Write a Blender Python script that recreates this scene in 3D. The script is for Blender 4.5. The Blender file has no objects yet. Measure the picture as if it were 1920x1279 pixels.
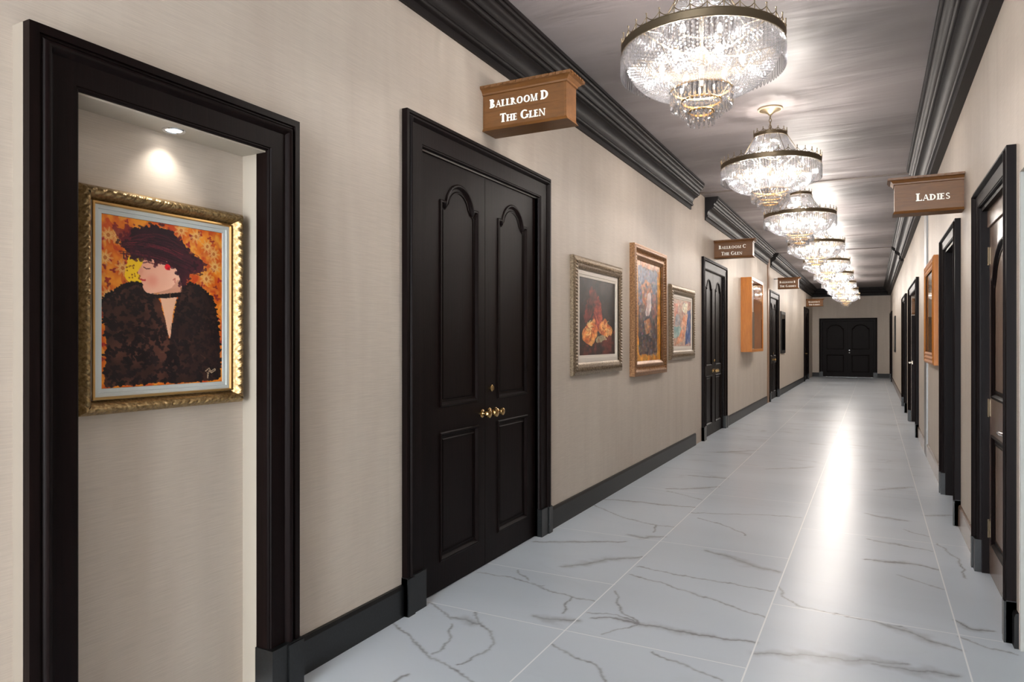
import bpy, bmesh, math, random
import numpy as np
from mathutils import Vector, Matrix
PI = math.pi
S = bpy.context.scene
COL = S.collection

# ------------------------------------------------------------------ camera, exposure, light
cam_d = bpy.data.cameras.new('camera'); cam = bpy.data.objects.new('camera', cam_d); COL.objects.link(cam)
cam.location = (0, 0, 1.43); cam.rotation_euler = (PI/2, 0, math.radians(27.509))
cam_d.sensor_width = 36; cam_d.lens = 24.375; cam_d.clip_start = .05; cam_d.clip_end = 100
S.camera = cam
S.view_settings.view_transform = 'Standard'; S.view_settings.look = 'None'
S.view_settings.gamma = 1; S.view_settings.use_curve_mapping = False
S.view_settings.exposure = 2.32
w = bpy.data.worlds.new('world'); S.world = w; w.use_nodes = True
w.node_tree.nodes['Background'].inputs[0].default_value = (4.1, 4.3, 4.5, 1)      # added world light through the open near end; the lobby is assumed, unseen
S.cycles.transparent_max_bounces = 40
BULB_W = 26.0                 # watts of each chandelier's cluster of bulbs
BULB_COL = (1.0, .93, .86)
SPOT_W = .8

XL, XR, YE, ZC = -2.174, .60, 30.4, 3.52
YB = -4.2

# ------------------------------------------------------------------ materials
def srgb(r, g, b):
    f = lambda c: (c/12.92 if c <= .04045 else ((c+.055)/1.055)**2.4)
    return (f(r/255), f(g/255), f(b/255), 1)
class Mat:
    def __init__(s, name, col=(.5,.5,.5,1), rough=.5, metal=0, spec=.5):
        s.m = bpy.data.materials.new(name); s.m.use_nodes = True
        s.t = s.m.node_tree; s.b = s.t.nodes['Principled BSDF']
        s.b.inputs['Base Color'].default_value = col; s.b.inputs['Roughness'].default_value = rough
        s.b.inputs['Metallic'].default_value = metal; s.b.inputs['Specular IOR Level'].default_value = spec
    def n(s, typ, **kw):
        n = s.t.nodes.new(typ)
        for k, v in kw.items():
            if k in n.inputs.keys(): n.inputs[k].default_value = v
            else: setattr(n, k, v)
        return n
    def l(s, a, b): s.t.links.new(a, b)
    def coord(s, scale=(1,1,1), kind='Object'):
        tc = s.n('ShaderNodeTexCoord'); mp = s.n('ShaderNodeMapping'); mp.inputs['Scale'].default_value = scale
        s.l(tc.outputs[kind], mp.inputs['Vector']); return mp.outputs['Vector']
    def noise(s, vec, scale=5, detail=4, rough=.5, dist=0):
        n = s.n('ShaderNodeTexNoise'); n.inputs['Scale'].default_value = scale; n.inputs['Detail'].default_value = detail
        n.inputs['Roughness'].default_value = rough; n.inputs['Distortion'].default_value = dist
        s.l(vec, n.inputs['Vector']); return n.outputs['Fac']
    def ramp(s, fac, stops):
        r = s.n('ShaderNodeValToRGB'); e = r.color_ramp.elements
        while len(e) < len(stops): e.new(.5)
        for i, (p, c) in enumerate(stops): e[i].position = p; e[i].color = c
        s.l(fac, r.inputs['Fac']); return r.outputs['Color']
    def math(s, op, a, b=None, c=None):
        n = s.n('ShaderNodeMath'); n.operation = op
        for i, v in enumerate((a, b, c)):
            if v is None: continue
            if isinstance(v, (int, float)): n.inputs[i].default_value = v
            else: s.l(v, n.inputs[i])
        return n.outputs[0]
    def mix(s, fac, a, b, blend='MIX'):
        n = s.n('ShaderNodeMix'); n.data_type = 'RGBA'; n.blend_type = blend
        for i, v in ((0, fac), (6, a), (7, b)):
            if isinstance(v, (int, float)): n.inputs[i].default_value = v
            elif isinstance(v, tuple): n.inputs[i].default_value = v
            else: s.l(v, n.inputs[i])
        return n.outputs[2]
    def bump(s, h, strength=.2, dist=.01):
        n = s.n('ShaderNodeBump'); n.inputs['Strength'].default_value = strength; n.inputs['Distance'].default_value = dist
        s.l(h, n.inputs['Height']); s.l(n.outputs[0], s.b.inputs['Normal']); return n
    def base(s, c): s.l(c, s.b.inputs['Base Color'])
M = {}
def simple(key, col, rough=.5, metal=0, spec=.5):
    M[key] = Mat(key, col, rough, metal, spec).m; return M[key]

# silk wallcovering
m = Mat('silk_wallcovering', rough=.55, spec=.35)
tc = m.n('ShaderNodeTexCoord'); P_ = tc.outputs['Object']
def mapped(mm, sc):
    mp = mm.n('ShaderNodeMapping'); mp.inputs['Scale'].default_value = sc; mm.l(P_, mp.inputs['Vector']); return mp.outputs['Vector']
fine = m.noise(mapped(m, (6, 6, 240)), 1.4, 3, .6)
weave = m.noise(mapped(m, (160, 160, 40)), 1.5, 2, .6)
streak = m.noise(mapped(m, (3.6, 3.6, .5)), 1.6, 4, .55, .4)
c1 = m.ramp(streak, [(.3, srgb(187,175,162)), (.7, srgb(196,185,172))])
c2 = m.ramp(fine, [(.35, (.86,.86,.86,1)), (.65, (1,1,1,1))])
c = m.mix(.8, c1, c2, 'MULTIPLY')
m.base(c)
m.bump(m.math('ADD', fine, m.math('MULTIPLY', weave, .5)), .12, .002)
M['wall'] = m.m
m = Mat('painted_niche_reveal', srgb(172,163,149), .6); M['reveal'] = m.m
simple('grey_paint', srgb(166,166,160), .6); simple('backing', srgb(128,118,106), .7)
# dark stained oak
def wood(key, c0, c1, rough, spec=.5, bumps=.15, sc=(26, 26, 1.3)):
    m = Mat(key, rough=rough, spec=spec)
    v = m.coord(sc); g = m.noise(v, 2.2, 6, .65, .8)
    m.base(m.ramp(g, [(.3, c0), (.7, c1)]))
    m.bump(g, bumps, .002); M[key] = m.m
wood('dark_oak', srgb(9,4,4), srgb(19,9,8), .45, .10, .25)
wood('dark_oak_gloss', srgb(106,88,76), srgb(138,116,102), .26, .6, .2)
wood('crown_oak', srgb(13,10,10), srgb(26,20,20), .50, .24, .22, (20, 1.0, 20))
wood('sign_wood', srgb(92,58,26), srgb(114,74,36), .42, .4, .1, (3, 20, 20))
wood('honey_wood', srgb(168,98,24), srgb(196,122,40), .38, .4, .1, (20, 20, 2))
simple('black_base', srgb(17,16,16), .42, 0, .3)
m = Mat('black_plinth', rough=.34)
g = m.noise(m.coord((30,30,30)), 3, 5, .7); m.base(m.ramp(g, [(.4, srgb(9,10,11)), (.75, srgb(26,29,31))])); M['plinth'] = m.m
simple('black', srgb(10,10,10), .8)
simple('brass', (.50,.33,.14,1), .25, 1)
simple('bronze', (.20,.155,.10,1), .42, .85)
simple('bright_gold', (.62,.38,.14,1), .3, 1)
simple('canopy_cream', srgb(190,170,140), .4, .2)
simple('chrome', (.7,.72,.75,1), .14, 1)
simple('steel', (.22,.215,.21,1), .42, .8)
simple('copper_strip', srgb(140,108,84), .45, .1); simple('joint_cover', srgb(104,94,88), .5)
simple('letter', srgb(250,246,234), .5)
simple('mat_board', srgb(186,192,190), .6)
simple('mat_white', srgb(215,205,192), .6)
simple('caulk', srgb(168,168,160), .6)
m = Mat('gilt', (.36,.24,.105,1), .36, .85)
g = m.noise(m.coord((40,40,40)), 2.5, 4, .6); m.base(m.ramp(g, [(.35, (.18,.115,.05,1)), (.7, (.46,.32,.15,1))])); M['gilt'] = m.m
m = Mat('pewter_gilt', rough=.4, metal=.7)
g = m.noise(m.coord((30,30,30)), 2.5, 4, .6); m.base(m.ramp(g, [(.35, (.15,.11,.075,1)), (.7, (.40,.31,.21,1))])); M['pewter'] = m.m
m = Mat('bronze_gilt', rough=.4, metal=.6)
g = m.noise(m.coord((30,30,30)), 2.5, 4, .6); m.base(m.ramp(g, [(.35, (.15,.07,.03,1)), (.7, (.42,.22,.10,1))])); M['bronzegilt'] = m.m
m = Mat('painted_art', rough=.45, spec=.35)
a = m.n('ShaderNodeVertexColor'); a.layer_name = 'paint'; m.base(a.outputs['Color']); M['art'] = m.m
# ceiling : wavy glossy plaster
m = Mat('ceiling_plaster', rough=.47, spec=.7)
v1 = m.noise(m.coord((.40, 1.5, 1)), 1.5, 3, .45, .8)
v2 = m.noise(m.coord((1.0, 5, 1)), 1.5, 2, .5, .5)
m.base(m.ramp(v1, [(.3, srgb(114,107,107)), (.7, srgb(134,127,127))]))
m.bump(m.math('ADD', v1, m.math('MULTIPLY', v2, .14)), .42, .06)
M['ceiling'] = m.m
# marble floor
m = Mat('marble_tile', rough=.2, spec=.20)
a = m.n('ShaderNodeVertexColor'); a.layer_name = 'paint'
sep = m.n('ShaderNodeSeparateColor'); m.l(a.outputs['Color'], sep.inputs[0])
tcx = m.n('ShaderNodeTexCoord'); xyz = m.n('ShaderNodeSeparateXYZ'); m.l(tcx.outputs['Object'], xyz.inputs[0])
X, Y = xyz.outputs[0], xyz.outputs[1]
def near(v, step, off, wid):      # 1 on a joint line
    q = m.math('PINGPONG', m.math('SUBTRACT', v, off), step/2)
    return m.math('LESS_THAN', q, wid)
jx = near(X, .86, .37, .0035)
# column number decides the joint offset along the corridor
colr = m.math('GREATER_THAN', X, -.49)
off = m.math('MULTIPLY', colr, .84)
yy = m.math('SUBTRACT', Y, off)
jy = near(yy, 1.72, 3.16, .003)
extra = m.math('MULTIPLY', m.math('LESS_THAN', m.math('ABSOLUTE', m.math('SUBTRACT', Y, 3.885)), .003), m.math('LESS_THAN', X, -1.34))
joint = m.math('MAXIMUM', m.math('MAXIMUM', jx, jy), extra)
tile = m.math('FLOOR', m.math('DIVIDE', m.math('SUBTRACT', X, .37), .86))
tiley = m.math('FLOOR', m.math('DIVIDE', m.math('SUBTRACT', yy, 3.16), 1.72))
comb = m.n('ShaderNodeCombineXYZ')
m.l(m.math('ADD', m.math('MULTIPLY', X, .55), m.math('MULTIPLY', tile, 3.7)), comb.inputs[0])
m.l(m.math('ADD', m.math('MULTIPLY', Y, 2.1), m.math('MULTIPLY', tiley, 2.3)), comb.inputs[1])
vn = m.n('ShaderNodeTexNoise'); vn.inputs['Scale'].default_value = .9; vn.inputs['Detail'].default_value = 5; vn.inputs['Distortion'].default_value = .9; m.l(comb.outputs[0], vn.inputs['Vector'])
ridge = m.math('ABSOLUTE', m.math('SUBTRACT', vn.outputs['Fac'], .5))
veinf = m.math('MULTIPLY', m.math('SUBTRACT', 1, m.math('MINIMUM', m.math('MULTIPLY', ridge, 38), 1)), .42)
vn2 = m.n('ShaderNodeTexNoise'); vn2.inputs['Scale'].default_value = 2.2; vn2.inputs['Detail'].default_value = 3; m.l(comb.outputs[0], vn2.inputs['Vector'])
veinf = m.math('MULTIPLY', veinf, m.math('MULTIPLY', m.math('SUBTRACT', vn2.outputs['Fac'], .38), 4.0))
veinf = m.math('MULTIPLY', m.math('MAXIMUM', veinf, 0), m.math('MINIMUM', m.math('ADD', .10, m.math('MULTIPLY', m.math('MAXIMUM', m.math('SUBTRACT', Y, 6.0), 0), .25)), 1))
cloud = m.noise(m.coord((.5,1.1,1)), 1.1, 2, .4)
cbase = m.ramp(cloud, [(.3, srgb(184,192,200)), (.7, srgb(196,204,212))])
cv = m.mix(m.math('MINIMUM', m.math('ADD', veinf, m.math('MULTIPLY', sep.outputs[0], 1.1)), .9), cbase, srgb(118,117,120))
m.base(m.mix(joint, cv, srgb(226,228,230)))
m.l(m.math('ADD', m.math('MULTIPLY', cloud, .06), .275), m.b.inputs['Roughness'])
M['marble'] = m.m
# crystal : clear cut glass, seen as see-through + sparkle + internally scattered light
def crystal(key, tint=(1,1,1,1)):
    mm = bpy.data.materials.new(key); mm.use_nodes = True; t = mm.node_tree
    for n in list(t.nodes): t.nodes.remove(n)
    out = t.nodes.new('ShaderNodeOutputMaterial')
    tr = t.nodes.new('ShaderNodeBsdfTransparent'); tr.inputs[0].default_value = (.97,.97,.97,1)
    gl = t.nodes.new('ShaderNodeBsdfGlossy'); gl.inputs['Roughness'].default_value = .12; gl.inputs[0].default_value = (.14,.14,.145,1)
    tl = t.nodes.new('ShaderNodeBsdfTranslucent'); tl.inputs[0].default_value = (.17,.17,.176,1)
    rf = t.nodes.new('ShaderNodeBsdfGlass'); rf.inputs[0].default_value = (.75,.75,.78,1); rf.inputs['Roughness'].default_value = .05; rf.inputs['IOR'].default_value = 1.5
    m1 = t.nodes.new('ShaderNodeMixShader'); m1.inputs[0].default_value = .5
    m2 = t.nodes.new('ShaderNodeMixShader'); m2.inputs[0].default_value = .50
    m3 = t.nodes.new('ShaderNodeMixShader'); m3.inputs[0].default_value = .56
    t.links.new(gl.outputs[0], m1.inputs[1]); t.links.new(tl.outputs[0], m1.inputs[2])
    t.links.new(m1.outputs[0], m2.inputs[1]); t.links.new(rf.outputs[0], m2.inputs[2])
    t.links.new(m2.outputs[0], m3.inputs[1]); t.links.new(tr.outputs[0], m3.inputs[2])
    t.links.new(m3.outputs[0], out.inputs[0]); M[key] = mm
crystal('crystal')
def bulbglass():      # frosted lamp glass around the glowing filament (a point light)
    mm = bpy.data.materials.new('bulb_glass'); mm.use_nodes = True; t = mm.node_tree
    for n in list(t.nodes): t.nodes.remove(n)
    out = t.nodes.new('ShaderNodeOutputMaterial'); tr = t.nodes.new('ShaderNodeBsdfTransparent'); em = t.nodes.new('ShaderNodeEmission')
    em.inputs[0].default_value = (1,.92,.82,1); em.inputs[1].default_value = 3; mx = t.nodes.new('ShaderNodeMixShader'); mx.inputs[0].default_value = .12
    t.links.new(tr.outputs[0], mx.inputs[1]); t.links.new(em.outputs[0], mx.inputs[2]); t.links.new(mx.outputs[0], out.inputs[0]); M['bulb'] = mm
bulbglass()
m = Mat('downlight_lens', (1,1,1,1), .3); m.b.inputs['Emission Color'].default_value = (1,.95,.88,1); m.b.inputs['Emission Strength'].default_value = 2; M['lens'] = m.m
def glasspane(key):
    mm = bpy.data.materials.new(key); mm.use_nodes = True; t = mm.node_tree
    for n in list(t.nodes): t.nodes.remove(n)
    out = t.nodes.new('ShaderNodeOutputMaterial'); tr = t.nodes.new('ShaderNodeBsdfTransparent'); gl = t.nodes.new('ShaderNodeBsdfGlossy')
    gl.inputs['Roughness'].default_value = .02; fr = t.nodes.new('ShaderNodeFresnel'); fr.inputs[0].default_value = 1.45
    mx = t.nodes.new('ShaderNodeMixShader'); ge = t.nodes.new('ShaderNodeNewGeometry'); mu = t.nodes.new('ShaderNodeMath'); mu.operation = 'SUBTRACT'; mu.inputs[0].default_value = 1; t.links.new(ge.outputs['Backfacing'], mu.inputs[1]); m4 = t.nodes.new('ShaderNodeMath'); m4.operation = 'MULTIPLY'; t.links.new(mu.outputs[0], m4.inputs[0]); t.links.new(fr.outputs[0], m4.inputs[1]); t.links.new(m4.outputs[0], mx.inputs[0]); t.links.new(tr.outputs[0], mx.inputs[1]); t.links.new(gl.outputs[0], mx.inputs[2]); t.links.new(mx.outputs[0], out.inputs[0]); M[key] = mm
glasspane('glass')

# ------------------------------------------------------------------ mesh helpers
class MB:
    def __init__(s): s.v = []; s.f = []
    def add(s, v, f):
        o = len(s.v); s.v += [tuple(p) for p in v]; s.f += [tuple(i+o for i in q) for q in f]; return s
    def box(s, x0, x1, y0, y1, z0, z1):
        v = [(x, y, z) for x in (x0, x1) for y in (y0, y1) for z in (z0, z1)]
        return s.add(v, [(0,1,3,2),(4,6,7,5),(0,4,5,1),(2,3,7,6),(0,2,6,4),(1,5,7,3)])
    def lathe(s, prof, n=24, mat=Matrix.Identity(4), caps=False):
        v = []; f = []
        for r, z in prof:
            for i in range(n):
                a = 2*PI*i/n; v.append(mat @ Vector((r*math.cos(a), r*math.sin(a), z)))
        for j in range(len(prof)-1):
            for i in range(n):
                k = (i+1) % n; f.append((j*n+i, j*n+k, (j+1)*n+k, (j+1)*n+i))
        if caps: f.append(tuple(range(n))[::-1]); f.append(tuple((len(prof)-1)*n+i for i in range(n)))
        return s.add(v, f)
    def tube(s, pts, r, n=8, closed=False):
        pts = [Vector(p) for p in pts]; N = len(pts); v = []; f = []
        for i, p in enumerate(pts):
            if closed: d = pts[(i+1) % N]-pts[i-1]
            else: d = pts[min(i+1, N-1)]-pts[max(i-1, 0)]
            d.normalize(); up = Vector((0,0,1)) if abs(d.z) < .9 else Vector((1,0,0))
            a = d.cross(up).normalized(); b = d.cross(a)
            for k in range(n):
                t = 2*PI*k/n; v.append(p+a*r*math.cos(t)+b*r*math.sin(t))
        for i in range(N if closed else N-1):
            j = (i+1) % N
            for k in range(n):
                q = (k+1) % n; f.append((i*n+k, i*n+q, j*n+q, j*n+k))
        if not closed: f.append(tuple(range(n))[::-1]); f.append(tuple((N-1)*n+k for k in range(n)))
        return s.add(v, f)
    def sweep(s, path, prof, closed=False):
        """profile (inward offset, height) swept on a clockwise path in the x-z plane; height goes to -y"""
        N = len(path); P = [Vector(p) for p in path]; v = []; f = []; K = len(prof)
        for i in range(N):
            ds = []
            if closed or i > 0: ds.append((P[i]-P[i-1]).normalized())
            if closed or i < N-1: ds.append((P[(i+1) % N]-P[i]).normalized())
            ns = [Vector((d.y, -d.x)) for d in ds]
            if len(ns) == 2:
                b = ns[0]+ns[1]
                mi = b/max(b.length_squared/2, .25) if b.length > 1e-6 else ns[0]
            else: mi = ns[0]
            for (o, h) in prof: q = P[i]+mi*o; v.append((q.x, -h, q.y))
        for i in range(N if closed else N-1):
            j = (i+1) % N
            for k in range(K-1): f.append((i*K+k, j*K+k, j*K+k+1, i*K+k+1))
        if not closed: f.append(tuple(range(K))); f.append(tuple((N-1)*K+k for k in range(K))[::-1])
        return s.add(v, f)
    def mesh(s, name, mat, smooth=False):
        me = bpy.data.meshes.new(name); me.from_pydata(s.v, [], s.f); me.validate()
        bm = bmesh.new(); bm.from_mesh(me); bmesh.ops.recalc_face_normals(bm, faces=bm.faces); bm.to_mesh(me); bm.free()
        me.materials.append(mat)
        if smooth: me.polygons.foreach_set('use_smooth', [True]*len(me.polygons)); sharp(me)
        return me
    def obj(s, name, mat, parent=None, smooth=False, label=None):
        return link(name, s.mesh(name, mat, smooth), parent, label)
def sharp(me, ang=35):
    try: me.set_sharp_from_angle(angle=math.radians(ang))
    except Exception: pass
def link(name, me, parent=None, label=None):
    o = bpy.data.objects.new(name, me); COL.objects.link(o)
    if parent: o.parent = parent
    if label: o['label'] = label
    return o
def tag(o, label, cat, group=None, kind=None):
    if label: o['label'] = label
    if cat: o['category'] = cat
    if group: o['group'] = group
    if kind: o['kind'] = kind
    return o
def thing(name, label, cat, loc=(0,0,0), rz=0, group=None, kind=None):
    o = bpy.data.objects.new(name, None); COL.objects.link(o); o.location = loc; o.rotation_euler = (0,0,rz)
    o.empty_display_size = .1
    return tag(o, label, cat, group, kind)
def copy_tree(o, parent=None):
    c = o.copy(); COL.objects.link(c)
    if parent: c.parent = parent
    for ch in [x for x in KIDS.get(o.name, [])]: copy_tree(ch, c)
    return c
KIDS = {}
def index_kids():
    KIDS.clear()
    for o in bpy.data.objects:
        if o.parent: KIDS.setdefault(o.parent.name, []).append(o)
def extrude2d(outer, holes, y0, y1):
    """flat board with holes: polygons in x-z, thickness from y0 to y1, as (verts, faces)"""
    cu = bpy.data.curves.new('tmp', 'CURVE'); cu.dimensions = '2D'; cu.fill_mode = 'BOTH'; cu.extrude = abs(y1-y0)/2
    for pts in [outer]+holes:
        sp = cu.splines.new('POLY'); sp.points.add(len(pts)-1); sp.use_cyclic_u = True
        for i, p in enumerate(pts): sp.points[i].co = (p[0], p[1], 0, 1)
    ob = bpy.data.objects.new('tmp', cu); COL.objects.link(ob)
    dg = bpy.context.evaluated_depsgraph_get(); me = ob.evaluated_get(dg).to_mesh()
    ym = (y0+y1)/2
    v = [(p.co.x, ym-p.co.z, p.co.y) for p in me.vertices]; f = [tuple(q.vertices) for q in me.polygons]
    ob.evaluated_get(dg).to_mesh_clear(); bpy.data.objects.remove(ob); bpy.data.curves.remove(cu)
    return v, f

VEINS=[(0.03,[[-1.29,3.367],[-1.171,3.414],[-1.038,3.409],[-0.848,3.409],[-0.67,3.421],[-0.492,3.448]]),
(0.008,[[-1.303,3.798],[-1.236,3.62],[-1.155,3.499],[-1.038,3.409]]),
(0.008,[[-1.324,3.427],[-1.189,3.466],[-1.038,3.409],[-1.172,3.199]]),
(0.016,[[-1.328,4.105],[-1.129,4.043],[-0.915,3.963],[-0.74,3.895],[-0.494,3.782]]),
(0.012,[[-1.312,4.267],[-1.051,4.227],[-0.826,4.22],[-0.683,4.216],[-0.497,4.199]]),
(0.05,[[-1.025,4.811],[-0.832,4.731],[-0.684,4.617],[-0.517,4.57]]),
(0.02,[[-1.357,5.804],[-1.119,5.889],[-0.809,6.011],[-0.512,6.067]]),
(0.01,[[-1.257,5.665],[-1.056,5.554],[-0.872,5.384],[-0.831,5.312]]),
(0.045,[[-1.756,4.036],[-1.655,4.135],[-1.549,4.309],[-1.345,4.465]]),
(0.01,[[-1.785,3.701],[-1.669,3.626],[-1.493,3.59],[-1.352,3.593]]),
(0.01,[[-1.493,3.59],[-1.469,3.432],[-1.445,3.348]]),
(0.05,[[-1.569,3.253],[-1.46,3.248],[-1.341,3.295]]),
(0.008,[[-1.336,2.996],[-1.245,2.933],[-1.139,2.895],[-1.046,2.855],[-0.992,2.761]]),
(0.01,[[-0.893,3.128],[-0.845,3.094],[-0.763,3.068],[-0.666,3.042],[-0.57,2.999]]),
(0.01,[[-0.486,4.299],[-0.446,4.135],[-0.351,4.03],[-0.088,3.993],[0.148,3.97]]),
(0.06,[[-0.484,3.329],[-0.279,3.412],[-0.11,3.454],[0.132,3.534]]),
(0.04,[[-0.05,6.446],[0.101,6.372],[0.237,6.333]]),
(0.02,[[-0.044,5.631],[0.208,5.561]]),
(0.03,[[-0.051,5.089],[0.191,5.12]]),
(0.03,[[-1.773,6.642],[-1.559,6.753],[-1.345,6.973]]),
(0.015,[[-1.748,6.55],[-1.347,6.32]]),
(0.025,[[-2.174,5.936],[-1.898,5.987],[-1.668,5.974],[-1.352,6.01]]),
(0.015,[[-2.155,5.677],[-1.779,5.393],[-1.546,5.299],[-1.35,5.299]]),
(0.03,[[-1.755,7.413],[-1.496,7.421],[-1.331,7.445]]),
(0.01,[[-1.494,5.291],[-1.451,5.083]]),
(0.04,[[-1.613,4.936],[-1.48,4.913],[-1.353,5.01]]),
(0.03,[[-2.146,4.449],[-1.883,4.586],[-1.567,4.75]]),
(0.04,[[-1.784,9.11],[-1.514,9.346],[-1.335,9.535]]),
(0.04,[[-1.057,8.183],[-0.733,8.423],[-0.592,8.569]]),
(0.009,[[-2.165,2.832],[-2.037,2.776],[-1.878,2.683],[-1.786,2.615],[-1.653,2.575],[-1.491,2.509]]),
(0.006,[[-2.163,3.167],[-2.002,3.061],[-1.923,3.014]]),
(0.035,[[-1.937,3.036],[-1.866,3.059],[-1.791,3.013],[-1.755,3.031]]),
(0.01,[[-1.86,3.15],[-1.77,3.037],[-1.663,2.971],[-1.6,2.877],[-1.575,2.794],[-1.599,2.69],[-1.632,2.608]]),
(0.006,[[-1.889,2.961],[-1.812,2.841],[-1.775,2.713],[-1.781,2.64]]),
(0.008,[[-2.16,3.706],[-1.983,3.716],[-1.837,3.693],[-1.706,3.667]]),
(0.008,[[-1.969,3.847],[-1.823,3.72]]),
(0.006,[[-1.777,2.352],[-1.766,2.435]]),
(0.04,[[0.007,3.986],[0.155,3.927],[0.246,3.847],[0.361,3.805]]),
(0.03,[[0.009,5.09],[0.172,5.142],[0.363,5.085]]),
(0.012,[[0.01,5.595],[0.352,5.509]]),
(0.01,[[0.132,4.846],[0.356,4.69]]),
(0.03,[[0.368,4.193],[0.432,4.109],[0.526,4.12]]),
(0.014,[[0.371,3.965],[0.474,3.88],[0.58,3.87]]),
(0.01,[[0.4,5.72],[0.5,5.346],[0.494,4.978]]),
(0.04,[[0.382,6.606],[0.588,6.714]]),
(0.01,[[0.201,6.031],[0.359,5.898]]),
(0.05,[[0.006,3.461],[0.169,3.472],[0.328,3.512]]),
(0.04,[[0.014,7.511],[0.334,7.823]])]

ART={'A':{'yellow':[(0.199,0.232),(0.321,0.222),(0.312,0.389),(0.182,0.36)],'hair':[(0.134,0.141),(0.199,0.08),(0.304,0.045),(0.46,0.024),(0.581,0.051),(0.65,0.108),(0.72,0.167),(0.815,0.217),(0.824,0.263),(0.772,0.294),(0.703,0.286),(0.685,0.327),(0.624,0.331),(0.581,0.283),(0.512,0.237),(0.408,0.233),(0.338,0.195),(0.252,0.227),(0.165,0.216)],'plume':[(0.069,0.093),(0.104,0.063),(0.199,0.046),(0.252,0.062),(0.199,0.135),(0.134,0.147)],'face':[(0.324,0.209),(0.272,0.287),(0.307,0.305),(0.297,0.334),(0.328,0.347),(0.314,0.374),(0.347,0.402),(0.382,0.406),(0.451,0.396),(0.624,0.38),(0.607,0.281),(0.546,0.234),(0.425,0.217)],'neck':[(0.442,0.381),(0.616,0.345),(0.624,0.383),(0.442,0.406)],'vneck':[(0.439,0.427),(0.602,0.41),(0.555,0.541),(0.529,0.714),(0.512,0.682),(0.48,0.556)],'coatL':[(0.009,0.5),(0.095,0.437),(0.217,0.37),(0.278,0.372),(0.373,0.41),(0.439,0.429),(0.48,0.556),(0.519,0.721),(0.529,0.995),(0.026,0.997),(0.052,0.806),(0.035,0.629)],'coatR':[(0.519,0.721),(0.555,0.541),(0.602,0.41),(0.65,0.353),(0.72,0.335),(0.824,0.37),(0.919,0.459),(0.951,0.608),(0.971,0.814),(0.977,0.998),(0.526,0.998)],'choker':[(0.416,0.398),(0.624,0.375),(0.618,0.411),(0.428,0.43)],'wisps':[(0.581,0.038),(0.65,0.095),(0.703,0.155),(0.65,0.186),(0.546,0.119),(0.442,0.092),(0.373,0.062)],'redhair':[(0.373,0.149),(0.494,0.15),(0.581,0.206),(0.581,0.257),(0.477,0.215),(0.408,0.233),(0.338,0.195)],'sig':[(0.841,0.926),(0.876,0.907),(0.893,0.928),(0.931,0.911),(0.935,0.922),(0.897,0.938),(0.876,0.923),(0.862,0.972),(0.859,0.934)],'dots':[(0.156,0.301),(0.859,0.106),(0.931,0.234),(0.052,0.119),(0.624,0.027),(0.755,0.051),(0.508,0.216),(0.876,0.354),(0.035,0.404)]},'B':{'red':[(0.512,0.196),(0.579,0.349),(0.661,0.518),(0.512,0.69),(0.331,0.538),(0.413,0.369)],'petL':[(0.066,0.702),(0.231,0.58),(0.413,0.516),(0.486,0.634),(0.479,0.746),(0.314,0.889),(0.083,0.796)],'petR':[(0.529,0.577),(0.678,0.489),(0.793,0.574),(0.926,0.632),(0.902,0.736),(0.744,0.764),(0.512,0.704)],'folds':[(0.231,0.608),(0.347,0.579),(0.314,0.717),(0.182,0.743)],'cream':[(0.43,0.816),(0.512,0.747),(0.661,0.731),(0.77,0.793),(0.612,0.826),(0.479,0.847)],'glow':[(0.149,0.419),(0.281,0.141),(0.413,0.105),(0.512,0.211),(0.314,0.524),(0.116,0.582)],'table':[(-0.017,0.874),(0.512,0.817),(1.005,0.662),(1.005,1.008),(-0.017,1.006)]},'C':{'inner':[(0.085,0.06),(0.852,0.061),(0.852,0.94),(0.114,0.932)],'blue':[(0.085,0.06),(0.852,0.061),(0.841,0.278),(0.114,0.436)],'head':[(0.199,0.26),(0.398,0.174),(0.597,0.21),(0.636,0.286),(0.568,0.311),(0.398,0.45),(0.284,0.431)],'face':[(0.369,0.539),(0.455,0.316),(0.545,0.295),(0.602,0.333),(0.591,0.467),(0.489,0.55)],'body':[(0.114,0.759),(0.284,0.573),(0.511,0.536),(0.71,0.577),(0.807,0.758),(0.807,0.928),(0.142,0.921)],'bodyhi':[(0.284,0.606),(0.54,0.558),(0.625,0.702),(0.398,0.737)],'right':[(0.597,0.31),(0.795,0.303),(0.824,0.53),(0.653,0.556)],'top':[(0.0,0.0),(0.977,0.001),(0.977,0.065),(0.0,0.064)]},'D':{'glow':[(0.538,0.059),(0.808,0.039),(0.785,0.249),(0.615,0.282),(0.462,0.2)],'dress':[(0.538,0.354),(0.808,0.27),(0.731,0.597),(0.538,0.898),(0.077,0.985),(0.385,0.72)],'blue':[(0.785,0.226),(0.985,0.166),(0.985,0.918),(0.654,0.966),(0.731,0.597)],'teal':[(0.015,0.576),(0.462,0.583),(0.423,0.787),(0.015,0.848)],'pink':[(0.015,0.119),(0.231,0.082),(0.308,0.254),(0.077,0.399)],'pale':[(0.154,0.307),(0.346,0.319),(0.385,0.541),(0.115,0.572)]}}

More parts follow.
